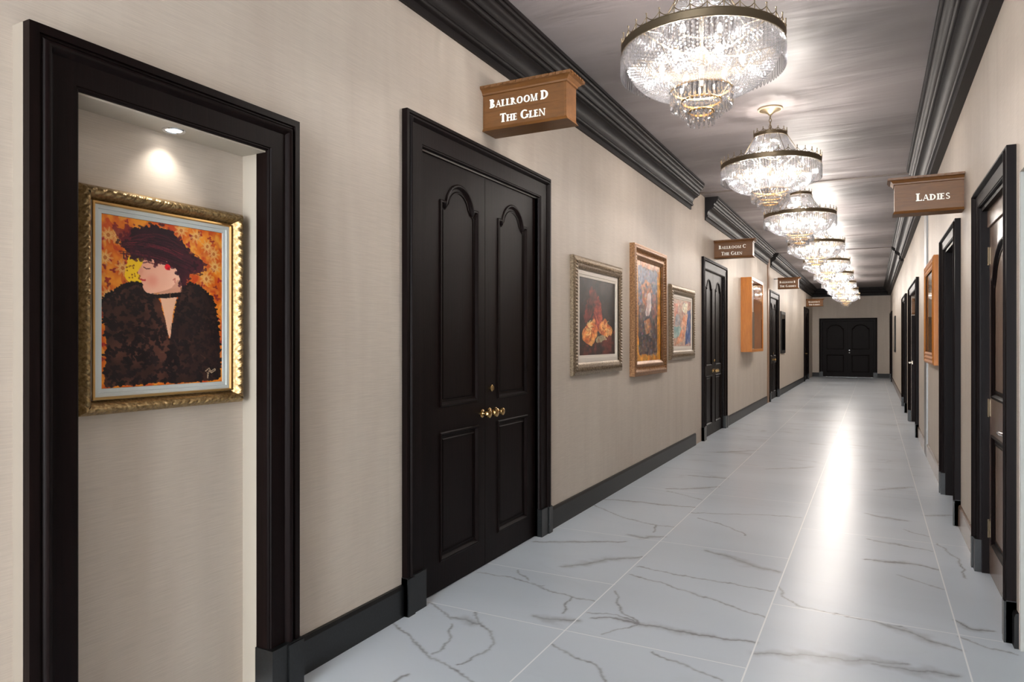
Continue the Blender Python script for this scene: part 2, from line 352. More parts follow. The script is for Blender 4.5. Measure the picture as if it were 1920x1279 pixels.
# ------------------------------------------------------------------ the setting
WT = .14
def wall_long(name, x0, x1, holes, label):
    mb = MB(); ys = [YB]
    for a, b, z in holes: ys += [a, b]
    ys.append(YE+WT)
    for i in range(0, len(ys), 2): mb.box(x0, x1, ys[i], ys[i+1], 0, ZC)
    for a, b, z in holes: mb.box(x0, x1, a, b, z, ZC)
    return tag(mb.obj(name, M['wall']), label, 'wall', kind='structure')
DOORS_L = [3.84, 10.94, 18.12, 27.4]
OPW, OPH = 1.48, 2.475                 # clear opening of the ballroom doors
holesL = [(1.235, 1.985, 2.18)] + [(c-OPW/2, c+OPW/2, OPH) for c in DOORS_L]
wall_long('wall_left', XL-WT, XL, holesL, 'long left corridor wall in beige silk wallcovering')
holesR = [(2.13, 3.93, 2.21), (4.085, 5.175, 2.27), (6.425, 7.605, 2.29), (12.0, 14.2, 2.24), (15.935, 17.465, 2.29), (27.735, 29.565, 2.39)]
wall_long('wall_right', XR, XR+WT, holesR, 'long right corridor wall in beige silk wallcovering')
FD = (-.886, 1.80, 2.215)               # far door centre, opening width, height
mb = MB(); mb.box(XL-WT, FD[0]-FD[1]/2, YE, YE+WT, 0, ZC); mb.box(FD[0]+FD[1]/2, XR+WT, YE, YE+WT, 0, ZC); mb.box(FD[0]-FD[1]/2, FD[0]+FD[1]/2, YE, YE+WT, FD[2], ZC)
tag(mb.obj('wall_back', M['wall']), 'beige wall closing the far end of the corridor', 'wall', kind='structure')
tag(MB().box(XL-WT, XR+WT, YB-WT, YE+WT, ZC, ZC+.1).obj('ceiling', M['ceiling']), 'grey brown polished plaster ceiling with wavy sheen', 'ceiling', kind='structure')

# floor: dense near the camera so the marble veins can be drawn on it
def floor():
    xs = np.concatenate([[XL-.08], np.arange(XL, XR+.001, .007), [XR+.75]])
    ys = np.concatenate([[YB, 0, 1.5], np.arange(2.4, 6.5, .007), np.arange(6.5, 12.0, .015), [16, 22, YE+.1]])
    nx, ny = len(xs), len(ys)
    GX, GY = np.meshgrid(xs, ys, indexing='ij')
    rng = np.random.RandomState(4)
    val = np.zeros((nx, ny))
    def wob(a, b, s):   # cheap smooth pseudo noise
        return (np.sin(a*s*1.3+b*s*2.1+1)+np.sin(a*s*2.7-b*s*1.7+2)+np.sin(a*s*.9+b*s*3.9))/3
    WX = GX+.012*wob(GX, GY, 14)+.004*wob(GX, GY, 60); WY = GY+.014*wob(GY, GX, 12)+.006*wob(GY, GX, 55)
    for w_, pts in VEINS:
        px_ = [p[0] for p in pts]; py_ = [p[1] for p in pts]
        i0, i1 = np.searchsorted(xs, [min(px_)-.15, max(px_)+.15]); j0, j1 = np.searchsorted(ys, [min(py_)-.15, max(py_)+.15])
        sl = (slice(i0, i1), slice(j0, j1)); WXs, WYs, GXs, GYs = WX[sl], WY[sl], GX[sl], GY[sl]
        best = np.full(WXs.shape, 9.0); tt = np.zeros(WXs.shape); L = len(pts)-1
        for i in range(L):
            ax, ay = pts[i]; bx, by = pts[i+1]; dx, dy = bx-ax, by-ay; q = dx*dx+dy*dy+1e-9
            t = np.clip(((WXs-ax)*dx+(WYs-ay)*dy)/q, 0, 1)
            d = np.hypot(WXs-ax-t*dx, WYs-ay-t*dy); mk = d < best; best[mk] = d[mk]; tt[mk] = (i+t[mk])/L
        taper = .35+.65*np.sin(np.clip(tt, 0, 1)*PI)
        wide = w_*taper*(1+.5*wob(GXs, GYs, 22))
        core = np.exp(-(best/(.0055))**2)*(.62+.25*wob(GYs, GXs, 9))
        halo = np.exp(-(best/(wide*.8+.004))**2)*(.42 if w_ > .02 else .14)
        val[sl] = np.maximum(val[sl], core*(.55 if w_ > .03 else 1)+halo)
    # vein stays inside its own slab column
    v = np.stack([GX.ravel(), GY.ravel(), np.zeros(nx*ny)], 1)
    idx = np.arange(nx*ny).reshape(nx, ny)
    f = np.stack([idx[:-1,:-1].ravel(), idx[1:,:-1].ravel(), idx[1:,1:].ravel(), idx[:-1,1:].ravel()], 1)
    me = bpy.data.meshes.new('floor'); me.from_pydata(v.tolist(), [], f.tolist())
    ca = me.color_attributes.new('paint', 'FLOAT_COLOR', 'POINT')
    c = np.ones((nx*ny, 4), np.float32); c[:, 0] = c[:, 1] = c[:, 2] = val.ravel(); ca.data.foreach_set('color', c.ravel())
    me.materials.append(M['marble'])
    return tag(link('floor', me), 'polished white marble slab floor with grey veins', 'floor', kind='structure')
floor()

# niche in the left wall
mb = MB(); y0, y1, zt, xb = 1.235, 1.985, 2.18, -2.256
mb.box(xb-.05, xb, y0-.02, y1+.02, 0, zt+.02)
tag(mb.obj('wall_niche', M['wall']), 'back wall of the framed niche behind the portrait', 'wall', kind='structure')
mb = MB(); mb.box(xb, XL+.05, y0-.03, y0+.006, 0, zt); mb.box(xb, XL+.05, y1-.006, y1+.03, 0, zt); mb.box(xb, XL+.05, y0-.03, y1+.03, zt-.006, zt+.03)
tag(mb.obj('trim_1', M['reveal']), 'cream painted reveal lining the portrait niche', 'trim', kind='structure')
# alcove in the right wall
mb = MB(); mb.box(XR+WT, XR+.75, 3.93, 3.96, 0, 2.25); mb.box(XR+WT, XR+.75, 2.10, 2.13, 0, 2.25); mb.box(XR+WT, XR+.75, 2.10, 3.96, 2.21, 2.25); mb.box(XR+.72, XR+.76, 2.10, 3.96, 0, 2.25)
tag(mb.obj('wall_alcove', M['grey_paint']), 'pale grey alcove cut into the right wall at the picture edge', 'wall', kind='structure')
tag(MB().box(XR+.002, XR+.4, 3.915, 3.93, 0, 2.21).obj('trim_2', M['grey_paint']), 'pale grey jamb of the alcove at the right edge', 'trim', kind='structure')

# crown moulding
def arc(cx, cy, r, a0, a1, n=6):
    return [(cx+r*math.cos(math.radians(a0+(a1-a0)*i/n)), cy+r*math.sin(math.radians(a0+(a1-a0)*i/n))) for i in range(n+1)]
CP = [(0,3.19),(.018,3.19),(.018,3.232),(.026,3.236)] + arc(.03,3.252,.016,-80,80,5) + [(.036,3.272)] \
   + arc(.036+.075,3.272,.075,180,95,7) + [(.104,3.352),(.104,3.362)] + arc(.112,3.38,.018,-90,60,5) + [(.128,3.396)] \
   + arc(.128+.038,3.396+.002,.038,180,100,5) + [(.166,3.442),(.17,3.452),(.17,3.466)] + arc(.176,3.48,.014,-90,80,4) + [(.19,3.496),(.19,ZC)]
def crown(name, p0, p1, nrm, label, m0=0, m1=0, back=0):
    """p0->p1 along the wall foot, nrm points into the room; m0/m1 = mitre at each end"""
    p0 = Vector(p0); p1 = Vector(p1); d = (p1-p0).normalized(); nrm = Vector(nrm)
    prof = CP if not back else [(0, 3.19)]+[(a+back, b) for a, b in CP]
    v = []; K = len(prof)
    for P, mm in ((p0, m0), (p1, -m1)):
        for a, z in prof: q = P+nrm*a+d*a*mm; v.append((q.x, q.y, z))
        q = P; v.append((q.x, q.y, ZC))
    K += 1; f = [(k, k+1, K+k+1, K+k) for k in range(K-1)] + [tuple(range(K)), tuple(range(K, 2*K))[::-1]]
    mb = MB().add(v, f)
    return tag(mb.obj(name, M['crown_oak'], smooth=True), label, 'crown moulding', kind='structure')
crown('trim_3', (XL,YB), (XL,9.34), (1,0), 'dark oak crown moulding along the nearest stretch of left wall')
crown('trim_4', (XL,10.25), (XL,16.93), (1,0), 'dark oak crown moulding along the middle stretch of left wall')
crown('trim_5', (XL,17.49), (XL,YE), (1,0), 'dark oak crown moulding along the farthest stretch of left wall', 0, 1)
crown('trim_6', (XR,YB), (XR,9.66), (-1,0), 'dark oak crown moulding along the nearest stretch of right wall', back=.05)
crown('trim_7', (XR,10.3), (XR,16.95), (-1,0), 'dark oak crown moulding along the middle stretch of right wall', back=.05)
crown('trim_8', (XR,17.5), (XR,YE), (-1,0), 'dark oak crown moulding along the farthest stretch of right wall', 0, 1, back=.05)
crown('trim_9', (XL,YE), (XR,YE), (0,-1), 'dark oak crown moulding across the far end wall', 1, 1)
for n_, yj, lb in ((10, 9.91, 'nearer'), (11, 17.55, 'farther')):
    mb = MB().box(XL, XR, yj-.035, yj+.035, ZC-.012, ZC+.001)
    tag(mb.obj('trim_%d' % n_, M['joint_cover']), 'narrow joint cover across the ceiling, the %s of two' % lb, 'ceiling joint', kind='structure')
tag(MB().box(XL, XL+.022, 16.95, 17.17, 0, 3.47).obj('trim_12', M['copper_strip']), 'upright tan joint cover on left wall before Ballroom B door', 'joint cover', kind='structure')
tag(MB().box(XR-.02, XR, 9.92, 10.3, 0, 3.47).obj('trim_13', M['steel']), 'upright grey metal joint cover on right wall', 'joint cover', kind='structure')

# baseboards
BBP = [(0,0),(.018,0),(.018,.145),(.012,.162),(0,.165)]
def base(name, p0, p1, nrm, mat, label):
    p0 = Vector(p0); p1 = Vector(p1); nrm = Vector(nrm); v = []; K = len(BBP)
    for P in (p0, p1):
        for a, z in BBP: q = P+nrm*a; v.append((q.x, q.y, z))
    f = [(k, (k+1) % K, K+(k+1) % K, K+k) for k in range(K)] + [tuple(range(K)), tuple(range(K, 2*K))[::-1]]
    tag(MB().add(v, f).obj(name, mat), label, 'baseboard', kind='structure')
CW = .165; DW = OPW+2*CW
D = DOORS_L
base('baseboard_left', (XL,2.145), (XL,D[0]-DW/2), (1,0), M['plinth'], 'black baseboard between the niche and Ballroom D door')
base('baseboard_left', (XL,YB), (XL,1.08), (1,0), M['plinth'], 'black baseboard before the niche, left of the frame')
base('baseboard_left', (XL,D[0]+DW/2), (XL,9.62), (1,0), M['black_base'], 'black baseboard under the three paintings')
base('baseboard_left', (XL,D[1]+DW/2), (XL,16.85), (1,0), M['black_base'], 'dark baseboard under the wooden display case')
base('baseboard_left', (XL,D[2]+DW/2), (XL,D[3]-DW/2), (1,0), M['black_base'], 'dark baseboard under the narrow picture on left wall')
base('baseboard_back', (XL,YE), (FD[0]-1.03,YE), (0,-1), M['black_base'], 'black baseboard left of the far double door')
base('baseboard_back', (FD[0]+1.03,YE), (XR,YE), (0,-1), M['black_base'], 'black baseboard right of the far double door')
for a, b, lb in ((3.935,3.995,'beside the alcove'),(5.26,6.36,'between the two nearest right doors'),(7.68,9.9,'under the gilt picture on right wall'),(10.31,11.85,'beyond the grey joint cover'),(17.5,27.6,'on the far right wall')):
    base('baseboard_right', (XR,a), (XR,b), (-1,0), M['black_base'] if a < 5 else M['dark_oak_gloss'], 'dark baseboard on right wall '+lb)

# ------------------------------------------------------------------ doors
CAS = [(0,0),(0,.034),(.018,.036),(.022,.030),(.027,.030)] + [(.027+.022*i/5, .030+.014*math.sin(PI*i/5)) for i in range(1,5)] + [(.050,.030),(.054,.024),(.058,.024),(.150,.022),(.153,.018),(.158,.018),(.162,.014),(.165,.0),(.165,-.03)]
def casing(W, H, parent, cw=CW, depth=1.0, off=0):
    sc = cw/.165
    pr = [(a*sc, b*depth+off if b > 0 or a > 0 else b) for a, b in CAS]; pr[0] = (0, 0)
    path = [(-W/2,0),(-W/2,H),(W/2,H),(W/2,0)]
    return MB().sweep(path, pr).obj('casing', M['dark_oak'], parent, True)
def plinths(W, parent, cw=CW, h=.2, d=.046, off=0):
    for s in (-1, 1):
        a, b = sorted((s*(W/2+.004), s*(W/2-cw-.004)))
        mb = MB(); mb.box(a, b, -d*.82-off, 0, 0, h)
        o1, o2 = sorted((s*(W/2+.004), s*(W/2-cw*.34))); mb.box(o1, o2, -d-off, 0, 0, h-.004)
        mb.obj('plinth_block', M['plinth'], parent)
def arch_path(l, r, zb, zs, ap, sh=.058, n=14):
    """clockwise (seen from the front) from bottom-left"""
    c = (l+r)/2; rx = (r-l)/2-sh; zs2 = zs-.028
    pts = [(l, zb), (l, zs), (l+sh, zs)]
    for i in range(n+1):
        a = PI-PI*i/n; pts.append((c+rx*math.cos(a), zs2+(ap-zs2)*math.sin(a)))
    pts += [(r-sh, zs), (r, zs), (r, zb)]
    out = [pts[0]]
    for p in pts[1:]:
        if (Vector(p)-Vector(out[-1])).length > .004: out.append(p)
    return out
MOULD = [(-.006,0),(-.006,.004),(0,.008),(.008,.007),(.014,.0),(.020,-.009),(.034,-.010),(.040,-.0055),(.046,-.0055)]
def leaf(x0, x1, H, parent, panels, y=.0, th=.04, name='door_leaf'):
    """front face at local y ; panels = list of closed clockwise paths"""
    outer = [(x0,.004),(x0,H),(x1,H),(x1,.004)]
    v, f = extrude2d(outer, panels, y, y+.014)
    mb = MB().add(v, f); mb.box(x0, x1, y+.010, y+th, .004, H)
    lf = mb.obj(name, M['dark_oak'], parent)
    for p in panels:
        mm = MB().sweep(p, [(a, b-y) for a, b in MOULD], True)
        mm.obj('panel_moulding', M['dark_oak'], lf, True)
    return lf
def knob(parent, x, z, y, mat, r=.030, name='door_knob'):
    rot = Matrix.Translation((x, y, z)) @ Matrix.Rotation(PI/2, 4, 'X')
    pr = [(.001,0),(r*.95,0),(r*.95,.005),(r*.5,.010),(r*.34,.022),(r*.36,.030),(r*.8,.038),(r,.050),(r*.9,.060),(r*.5,.066),(.001,.067)]
    return MB().lathe(pr, 20, rot).obj(name, mat, parent, True)
def lever(parent, x, z, y, mat, sgn=1):
    rot = Matrix.Translation((x, y, z)) @ Matrix.Rotation(PI/2, 4, 'X')
    mb = MB().lathe([(.001,0),(.032,0),(.032,.008),(.012,.012),(.011,.05),(.001,.05)], 16, rot)
    mb.tube([(x, y-.048, z), (x+sgn*.03, y-.056, z), (x+sgn*.11, y-.056, z-.003), (x+sgn*.125, y-.05, z-.003)], .011, 10)
    return mb.obj('lever_handle', mat, parent, True)
def lockcyl(parent, x, z, y, mat):
    rot = Matrix.Translation((x, y, z)) @ Matrix.Rotation(PI/2, 4, 'X')
    return MB().lathe([(.001,0),(.022,0),(.022,.006),(.015,.012),(.006,.012),(.001,.009)], 16, rot).obj('lock_cylinder', mat, parent, True)
def hinge(parent, x, z, y):
    mb = MB().tube([(x, y-.006, z-.055), (x, y-.006, z+.055)], .007, 8); mb.box(x-.018, x+.018, y-.003, y+.004, z-.05, z+.05)
    return mb.obj('hinge', M['bronze'], parent, True)
def ballroom_door(n, yc, label):
    r = thing('door_%d' % n, label, 'door', (XL, yc, 0), PI/2, kind='structure')
    casing(DW, 2.64, r); plinths(DW, r)
    mb = MB(); mb.box(-OPW/2, OPW/2, .02, .06, OPH-.004, OPH); mb.box(-OPW/2-.03, OPW/2+.03, WT+.001, WT+.02, 0, OPH+.03); mb.obj('head_jamb_light_stop', M['dark_oak'], r)  # includes unseen board behind the leaves, added to stop world light in the gaps
    for s in (-1, 1):
        x0, x1 = (-OPW/2+.004, -.002) if s < 0 else (.002, OPW/2-.004)
        l, rr = x0+.135, x1-.135
        if s < 0: l, rr = -.515, -.088
        else: l, rr = .172, .600
        up = arch_path(l, rr, 1.057, 2.235, 2.357); lo = [(l,.172),(l,.90),(rr,.90),(rr,.172)]
        lf = leaf(x0, x1, OPH-.006, r, [up, lo], y=.02)
        if s < 0: knob(lf, -.020-.02, .972, .02, M['brass'], .028)
        else:
            knob(lf, .052, .972, .02, M['brass'], .030); knob(lf, .135, .972, .02, M['brass'], .026); lockcyl(lf, .085, 1.125, .02, M['brass'])
    return r
for n_, (yc, nm) in enumerate(zip(DOORS_L, ('nearest double door, below the Ballroom D sign', 'second double door along left wall, below the Ballroom C sign', 'glossy double door below the Ballroom B sign', 'farthest left-wall double door, below the Ballroom A sign'))):
    ballroom_door(n_+1, yc, 'dark oak arched-panel '+nm)

def right_door(n, ya, yb, H, label, depth=.04, lf=True, mat=None, cw=.11, gl=False):
    """ya nearer, yb farther outer casing edges. local +x runs towards the camera"""
    W = yb-ya; r = thing('door_%d' % n, label, 'door', (XR, (ya+yb)/2, 0), -PI/2, kind='structure')
    casing(W, H, r, cw, 1.15); plinths(W, r, cw, .2, .05)
    a, b, h = -W/2+cw-.004, W/2-cw+.004, H-cw
    mb = MB(); mb.box(a-.002, a+.022, -.005, depth, 0, h); mb.box(b-.022, b+.002, -.005, depth, 0, h); mb.box(a, b, -.005, depth, h-.022, h+.004); mb.box(a-.06, b+.06, WT+.001, WT+.02, 0, h+.06)  # last box: hidden board added behind the leaf to keep world light out
    mb.obj('jamb', M['dark_oak'], r)
    if lf:
        l, rr = a+.13, b-.13
        up = arch_path(l, rr, 1.09, h-.36-(.09 if gl else 0), h-.16-(.09 if gl else 0), .05); lo = [(l,.2),(l,.86),(rr,.86),(rr,.2)]
        tr = .10 if gl else 0
        if gl: MB().box(a+.02, b-.02, depth-.012, depth+.03, h-.125, h-.02).obj('transom_rail', M['dark_oak_gloss'], r)
        L_ = leaf(a+.024, b-.024, h-.026-tr, r, [up, lo], y=depth)
        if gl:
            L_.data.materials[0] = M['dark_oak_gloss']
        for z in (.28, 1.02, 1.95): hinge(L_, a+.03, z, depth)
        lever(L_, b-.14, .955, depth, M['chrome'], -1)
    return r
right_door(5, 4.0, 5.26, 2.36, 'nearest right-hand door, worn brown panelled leaf with chrome lever', .035, gl=True)
right_door(6, 6.34, 7.69, 2.38, 'dark doorway beside the Ladies sign on right wall', .13)
right_door(7, 15.85, 17.55, 2.38, 'dark door on right wall beyond the recessed entry', .06)
right_door(8, 27.65, 29.65, 2.48, 'farthest dark door on right wall', .06)
# recessed entry (third right opening)
r = thing('door_9', 'recessed entry on right wall with dark casing and beige lining', 'doorway', (XR, 13.1, 0), -PI/2, kind='structure')
casing(2.5, 2.38, r, .15, 1.15); plinths(2.5, r, .15, .2, .05)
mb = MB(); mb.box(-1.12, 1.12, .9, .93, 0, 2.3); mb.box(-1.13, -1.10, WT, .93, 0, 2.3); mb.box(1.10, 1.13, WT, .93, 0, 2.3); mb.box(-1.12, 1.12, WT, .93, 2.24, 2.3)
mb.obj('lining', M['wall'], r)
MB().box(-1.10, -1.075, .005, .6, 0, 1.88).obj('inner_door', M['dark_oak'], r)
lever(r, -1.0, 1.05, .02, M['letter'], 1)
# far double door
r = thing('door_10', 'wide dark double door with arched panels closing the corridor', 'door', (FD[0], YE, 0), 0, kind='structure')
casing(2.06, 2.335, r, .13); plinths(2.06, r, .13); MB().box(-.95, .95, WT+.001, WT+.02, 0, 2.26).obj('light_stop_board', M['dark_oak'], r)  # unseen dark board added to block the bright world behind the leaf gap
for s in (-1, 1):
    x0, x1 = (-.899, -.002) if s < 0 else (.002, .899)
    up = arch_path(x0+.14, x1-.14, 1.10, 1.93, 2.08, .05); lo = [(x0+.14,.2),(x0+.14,.88),(x1-.14,.88),(x1-.14,.2)]
    lf = leaf(x0, x1, 2.21, r, [up, lo], y=.02)
    if s > 0: knob(lf, .06, .97, .02, M['chrome'], .035); lockcyl(lf, .06, 1.07, .02, M['chrome'])

# niche surround
r = thing('trim_14', 'black moulded frame around the lit niche with the portrait', 'niche frame', (XL, 1.61, 0), PI/2, kind='structure')
W = 2.125-1.095
NP = [(0,.052),(0,.084),(.026,.086),(.028,.078),(.034,.078)] + [(.034+.030*i/6, .078+.012*math.sin(PI*i/6)+.002*i/6) for i in range(1,6)] + [(.066,.074),(.070,.071),(.138,.069),(.140,.064),(.144,.064),(.150,.058),(.150,.0)]
MB().sweep([(-W/2,0),(-W/2,2.33),(W/2,2.33),(W/2,0)], NP).obj('casing', M['dark_oak'], r, True)
MB().sweep([(-W/2,0),(-W/2,2.33),(W/2,2.33),(W/2,0)], [(0,0),(0,.052),(.135,.052),(.135,0)]).obj('backing', M['backing'], r)
for s in (-1, 1):
    a, b = sorted((s*(W/2+.006), s*(W/2-.156))); mb = MB().box(a, b, -.095, 0, 0, .215)
    a, b = sorted((s*(W/2+.006), s*(W/2-.075))); mb.box(a, b, -.102, 0, 0, .21)
    mb.obj('plinth_block', M['plinth'], r)
# downlight in the niche head
r = thing('downlight', 'small round recessed spotlight in the niche ceiling above the portrait', 'spotlight', (-2.19, 1.62, 2.174))
MB().lathe([(.028,-.001),(.030,-.004),(.036,-.005),(.039,-.002),(.039,.0)], 28).obj('trim_ring', M['chrome'], r, True)
MB().lathe([(.0005,-.0035),(.02,-.0035),(.027,-.001),(.027,.0)], 20).obj('lens', M['lens'], r, True)
ld = bpy.data.lights.new('niche_spot', 'SPOT'); ld.energy = SPOT_W; ld.color = (1,.95,.88); ld.spot_size = math.radians(105); ld.spot_blend = 1.0; ld.shadow_soft_size = .015
lo_ = bpy.data.objects.new('niche_spot', ld); COL.objects.link(lo_); lo_.parent = r; lo_.location = (0,0,-.012); lo_.rotation_euler = (0, math.radians(8), 0)

# ------------------------------------------------------------------ pictures
class Canvas:
    def __init__(s, w_, h_, seed=1):
        s.w, s.h = w_, h_; s.U, s.V = np.meshgrid((np.arange(w_)+.5)/w_, (np.arange(h_)+.5)/h_)
        s.c = np.zeros((h_, w_, 3)); s.r = np.random.RandomState(seed)
    def noise(s, n, asp=1.0, seed=None):
        r = np.random.RandomState(seed) if seed is not None else s.r
        out = np.zeros((s.h, s.w)); amp = 1; tot = 0
        for o in range(3):
            k = int(n*2**o)+2; kx = max(2, int(k*asp)); g = r.rand(k+1, kx+1)
            y = s.V*(k-1e-3); x = s.U*(kx-1e-3); iy = y.astype(int); ix = x.astype(int); fy = y-iy; fx = x-ix
            fy = fy*fy*(3-2*fy); fx = fx*fx*(3-2*fx)
            v = g[iy,ix]*(1-fy)*(1-fx)+g[iy+1,ix]*fy*(1-fx)+g[iy,ix+1]*(1-fy)*fx+g[iy+1,ix+1]*fy*fx
            out += v*amp; tot += amp; amp *= .5
        return out/tot
    def poly(s, pts, wob=.0, n=14, smooth=True):
        if smooth and len(pts) > 3:
            q = []
            for i in range(len(pts)):
                a = pts[i]; b = pts[(i+1) % len(pts)]
                L_ = math.hypot(a[0]-b[0], a[1]-b[1])+1e-6; t_ = min(.25, .022/L_)
                q += [(a[0]*(1-t_)+b[0]*t_, a[1]*(1-t_)+b[1]*t_), (a[0]*t_+b[0]*(1-t_), a[1]*t_+b[1]*(1-t_))]
            pts = q
        U = s.U+(s.noise(n)-.5)*wob; V = s.V+(s.noise(n)-.5)*wob; m_ = np.zeros(U.shape, bool)
        for i in range(len(pts)):
            x0, y0 = pts[i]; x1, y1 = pts[(i+1) % len(pts)]
            if y0 == y1: continue
            m_ ^= ((V >= min(y0, y1)) & (V < max(y0, y1)) & (U < (x1-x0)*(V-y0)/(y1-y0)+x0))
        return m_
    def fill(s, mask, col, a=1.0):
        c = np.array(col[:3])/255.; mk = mask.astype(float)*a; s.c = s.c*(1-mk[..., None])+c*mk[..., None]
    def tone(s, mask, n, lo, hi, asp=1, amt=1.0):
        t = s.noise(n, asp); t = np.clip((t-.3)/.4, 0, 1)[..., None]
        c = np.array(lo)/255.*(1-t)+np.array(hi)/255.*t; mk = (mask.astype(float)*amt)[..., None]; s.c = s.c*(1-mk)+c*mk
    def blob(s, u, v, ru, rv, col, lobes=0, a=1.0, rot=0):
        du, dv = s.U-u, s.V-v; d = np.hypot(du/ru, dv/rv)
        if lobes: d = d/(.72+.28*np.cos(lobes*np.arctan2(dv/rv, du/ru)+rot))
        s.fill(d < 1, col, a)
    def brush(s, amt=.25, n=40):
        t = s.noise(n, .6)*.6+s.noise(n//3, 1.6)*.4; s.c = np.clip(s.c*(1+amt*(t[..., None]-.5)*2.2), 0, 1)
        t = s.noise(n//2, 1)[..., None]; s.c = np.clip(s.c+np.array([.05,-.01,-.05])*(t-.5)*amt*4, 0, 1)
    def line(s, pts, wd, col, a=1.0):
        b = np.full(s.U.shape, 9.)
        asp = s.h/s.w
        for i in range(len(pts)-1):
            ax, ay = pts[i]; bx, by = pts[i+1]; dx, dy = bx-ax, (by-ay)*asp; q = dx*dx+dy*dy+1e-9
            t = np.clip(((s.U-ax)*dx+(s.V-ay)*asp*dy)/q, 0, 1); b = np.minimum(b, np.hypot(s.U-ax-t*dx, (s.V-ay)*asp-t*dy))
        s.fill(b < wd, col, a)
    def mesh(s, name, W, H, z0, y):
        """picture sheet in local x-z, facing -y"""
        nx, ny = s.w, s.h
        xs = np.linspace(-W/2, W/2, nx); zs = np.linspace(z0+H, z0, ny)
        X_, Z_ = np.meshgrid(xs, zs); v = np.stack([X_.ravel(), np.full(nx*ny, y), Z_.ravel()], 1)
        i = np.arange(nx*ny).reshape(ny, nx)
        f = np.stack([i[:-1,:-1].ravel(), i[1:,:-1].ravel(), i[1:,1:].ravel(), i[:-1,1:].ravel()], 1)
        me = bpy.data.meshes.new(name); me.from_pydata(v.tolist(), [], f.tolist())
        c = np.clip(s.c, 0, 1); lin = np.where(c <= .04045, c/12.92, ((c+.055)/1.055)**2.4)
        ca = me.color_attributes.new('paint', 'FLOAT_COLOR', 'POINT'); cc = np.ones((nx*ny, 4), np.float32); cc[:, :3] = lin.reshape(-1, 3)
        ca.data.foreach_set('color', cc.ravel()); me.materials.append(M['art']); return me
def frame_mesh(name, W, H, z0, fw, prof, orn, mat, step=.004, m_=26):
    """ornate mitred moulding: prof(p)->height, orn(s,p)->extra height ; p 0 outer .. 1 inner"""
    mb = MB()
    for side in range(4):
        L = W if side % 2 else H
        n = max(8, int(L/step)); v = []; f = []
        for i in range(n+1):
            for j in range(m_+1):
                p = j/m_; s0 = p*fw+(L-2*p*fw)*i/n; h = prof(p)+orn(s0, L, p)
                if side == 0: x, z = -W/2+p*fw, z0+s0
                elif side == 1: x, z = -W/2+s0, z0+H-p*fw
                elif side == 2: x, z = W/2-p*fw, z0+H-s0
                else: x, z = W/2-s0, z0+p*fw
                v.append((x, -h, z))
        for i in range(n):
            for j in range(m_):
                a = i*(m_+1)+j; f.append((a, a+m_+1, a+m_+2, a+1))
        mb.add(v, f)
    # outer sides down to the wall
    hh = prof(0)
    mb.add([(-W/2,0,z0),(W/2,0,z0),(W/2,0,z0+H),(-W/2,0,z0+H),(-W/2,-hh,z0),(W/2,-hh,z0),(W/2,-hh,z0+H),(-W/2,-hh,z0+H)], [(0,1,5,4),(1,2,6,5),(2,3,7,6),(3,0,4,7)])
    return mb.mesh(name, mat, True)
def leaf_orn(period, amp):
    def o(s0, L, p):
        w_ = max(0, math.sin(PI*min(1, max(0, (p-.10)/.62))))
        c = s0-L/2; sg = 1 if c > 0 else -1
        ph = abs(c)/period-.9*(p-.4); a = abs(math.sin(PI*ph))**.7; b = .35*abs(math.sin(3*PI*ph+2*p*sg))
        return amp*w_*(a+b-.5)
    return o
def bead_orn(period, amp):
    def o(s0, L, p):
        w_ = math.exp(-((p-.5)/.3)**2); return amp*w_*(math.sin(2*PI*s0/period)*math.cos(7*p))
    return o
def picture(name, label, wall, yc, z0, W, H, fw, prof, orn, fmat, matw, mcol, canvas, ydep, step=.006, m_=16, group=None, liner=None, glass=False, cat='picture'):
    rz = PI/2 if wall == 'L' else -PI/2
    r = thing(name, label, cat, (XL if wall == 'L' else XR, yc, z0), rz, group=group)
    link('frame', frame_mesh('frame', W, H, 0, fw, prof, orn, fmat, step, m_), r)
    iw, ih = W-2*fw, H-2*fw
    MB().box(-W/2+.01, W/2-.01, -.012, -.001, .01, H-.01).obj('backboard', M['black'], r)
    if liner: MB().sweep([(-iw/2-.002,fw-.002),(-iw/2-.002,H-fw+.002),(iw/2+.002,H-fw+.002),(iw/2+.002,fw-.002)], [(0,ydep-.004),(0,ydep+.012),(.006,ydep+.013),(.009,ydep+.006),(.009,ydep-.004)], True).obj('gilt_liner', liner, r)
    if matw:
        MB().sweep([(-iw/2-.003,fw-.003),(-iw/2-.003,H-fw+.003),(iw/2+.003,H-fw+.003),(iw/2+.003,fw-.003)], [(0,ydep-.008),(0,ydep+.004),(matw*.62,ydep+.005),(matw*.66,ydep+.001),(matw,ydep),(matw+.001,ydep-.008)], True).obj('mat_board', mcol, r)
    cw_, ch_ = iw-2*matw+.004, ih-2*matw+.004
    link('painting', canvas.mesh('painting', cw_, ch_, H/2-ch_/2, -ydep+.004), r)
    return r

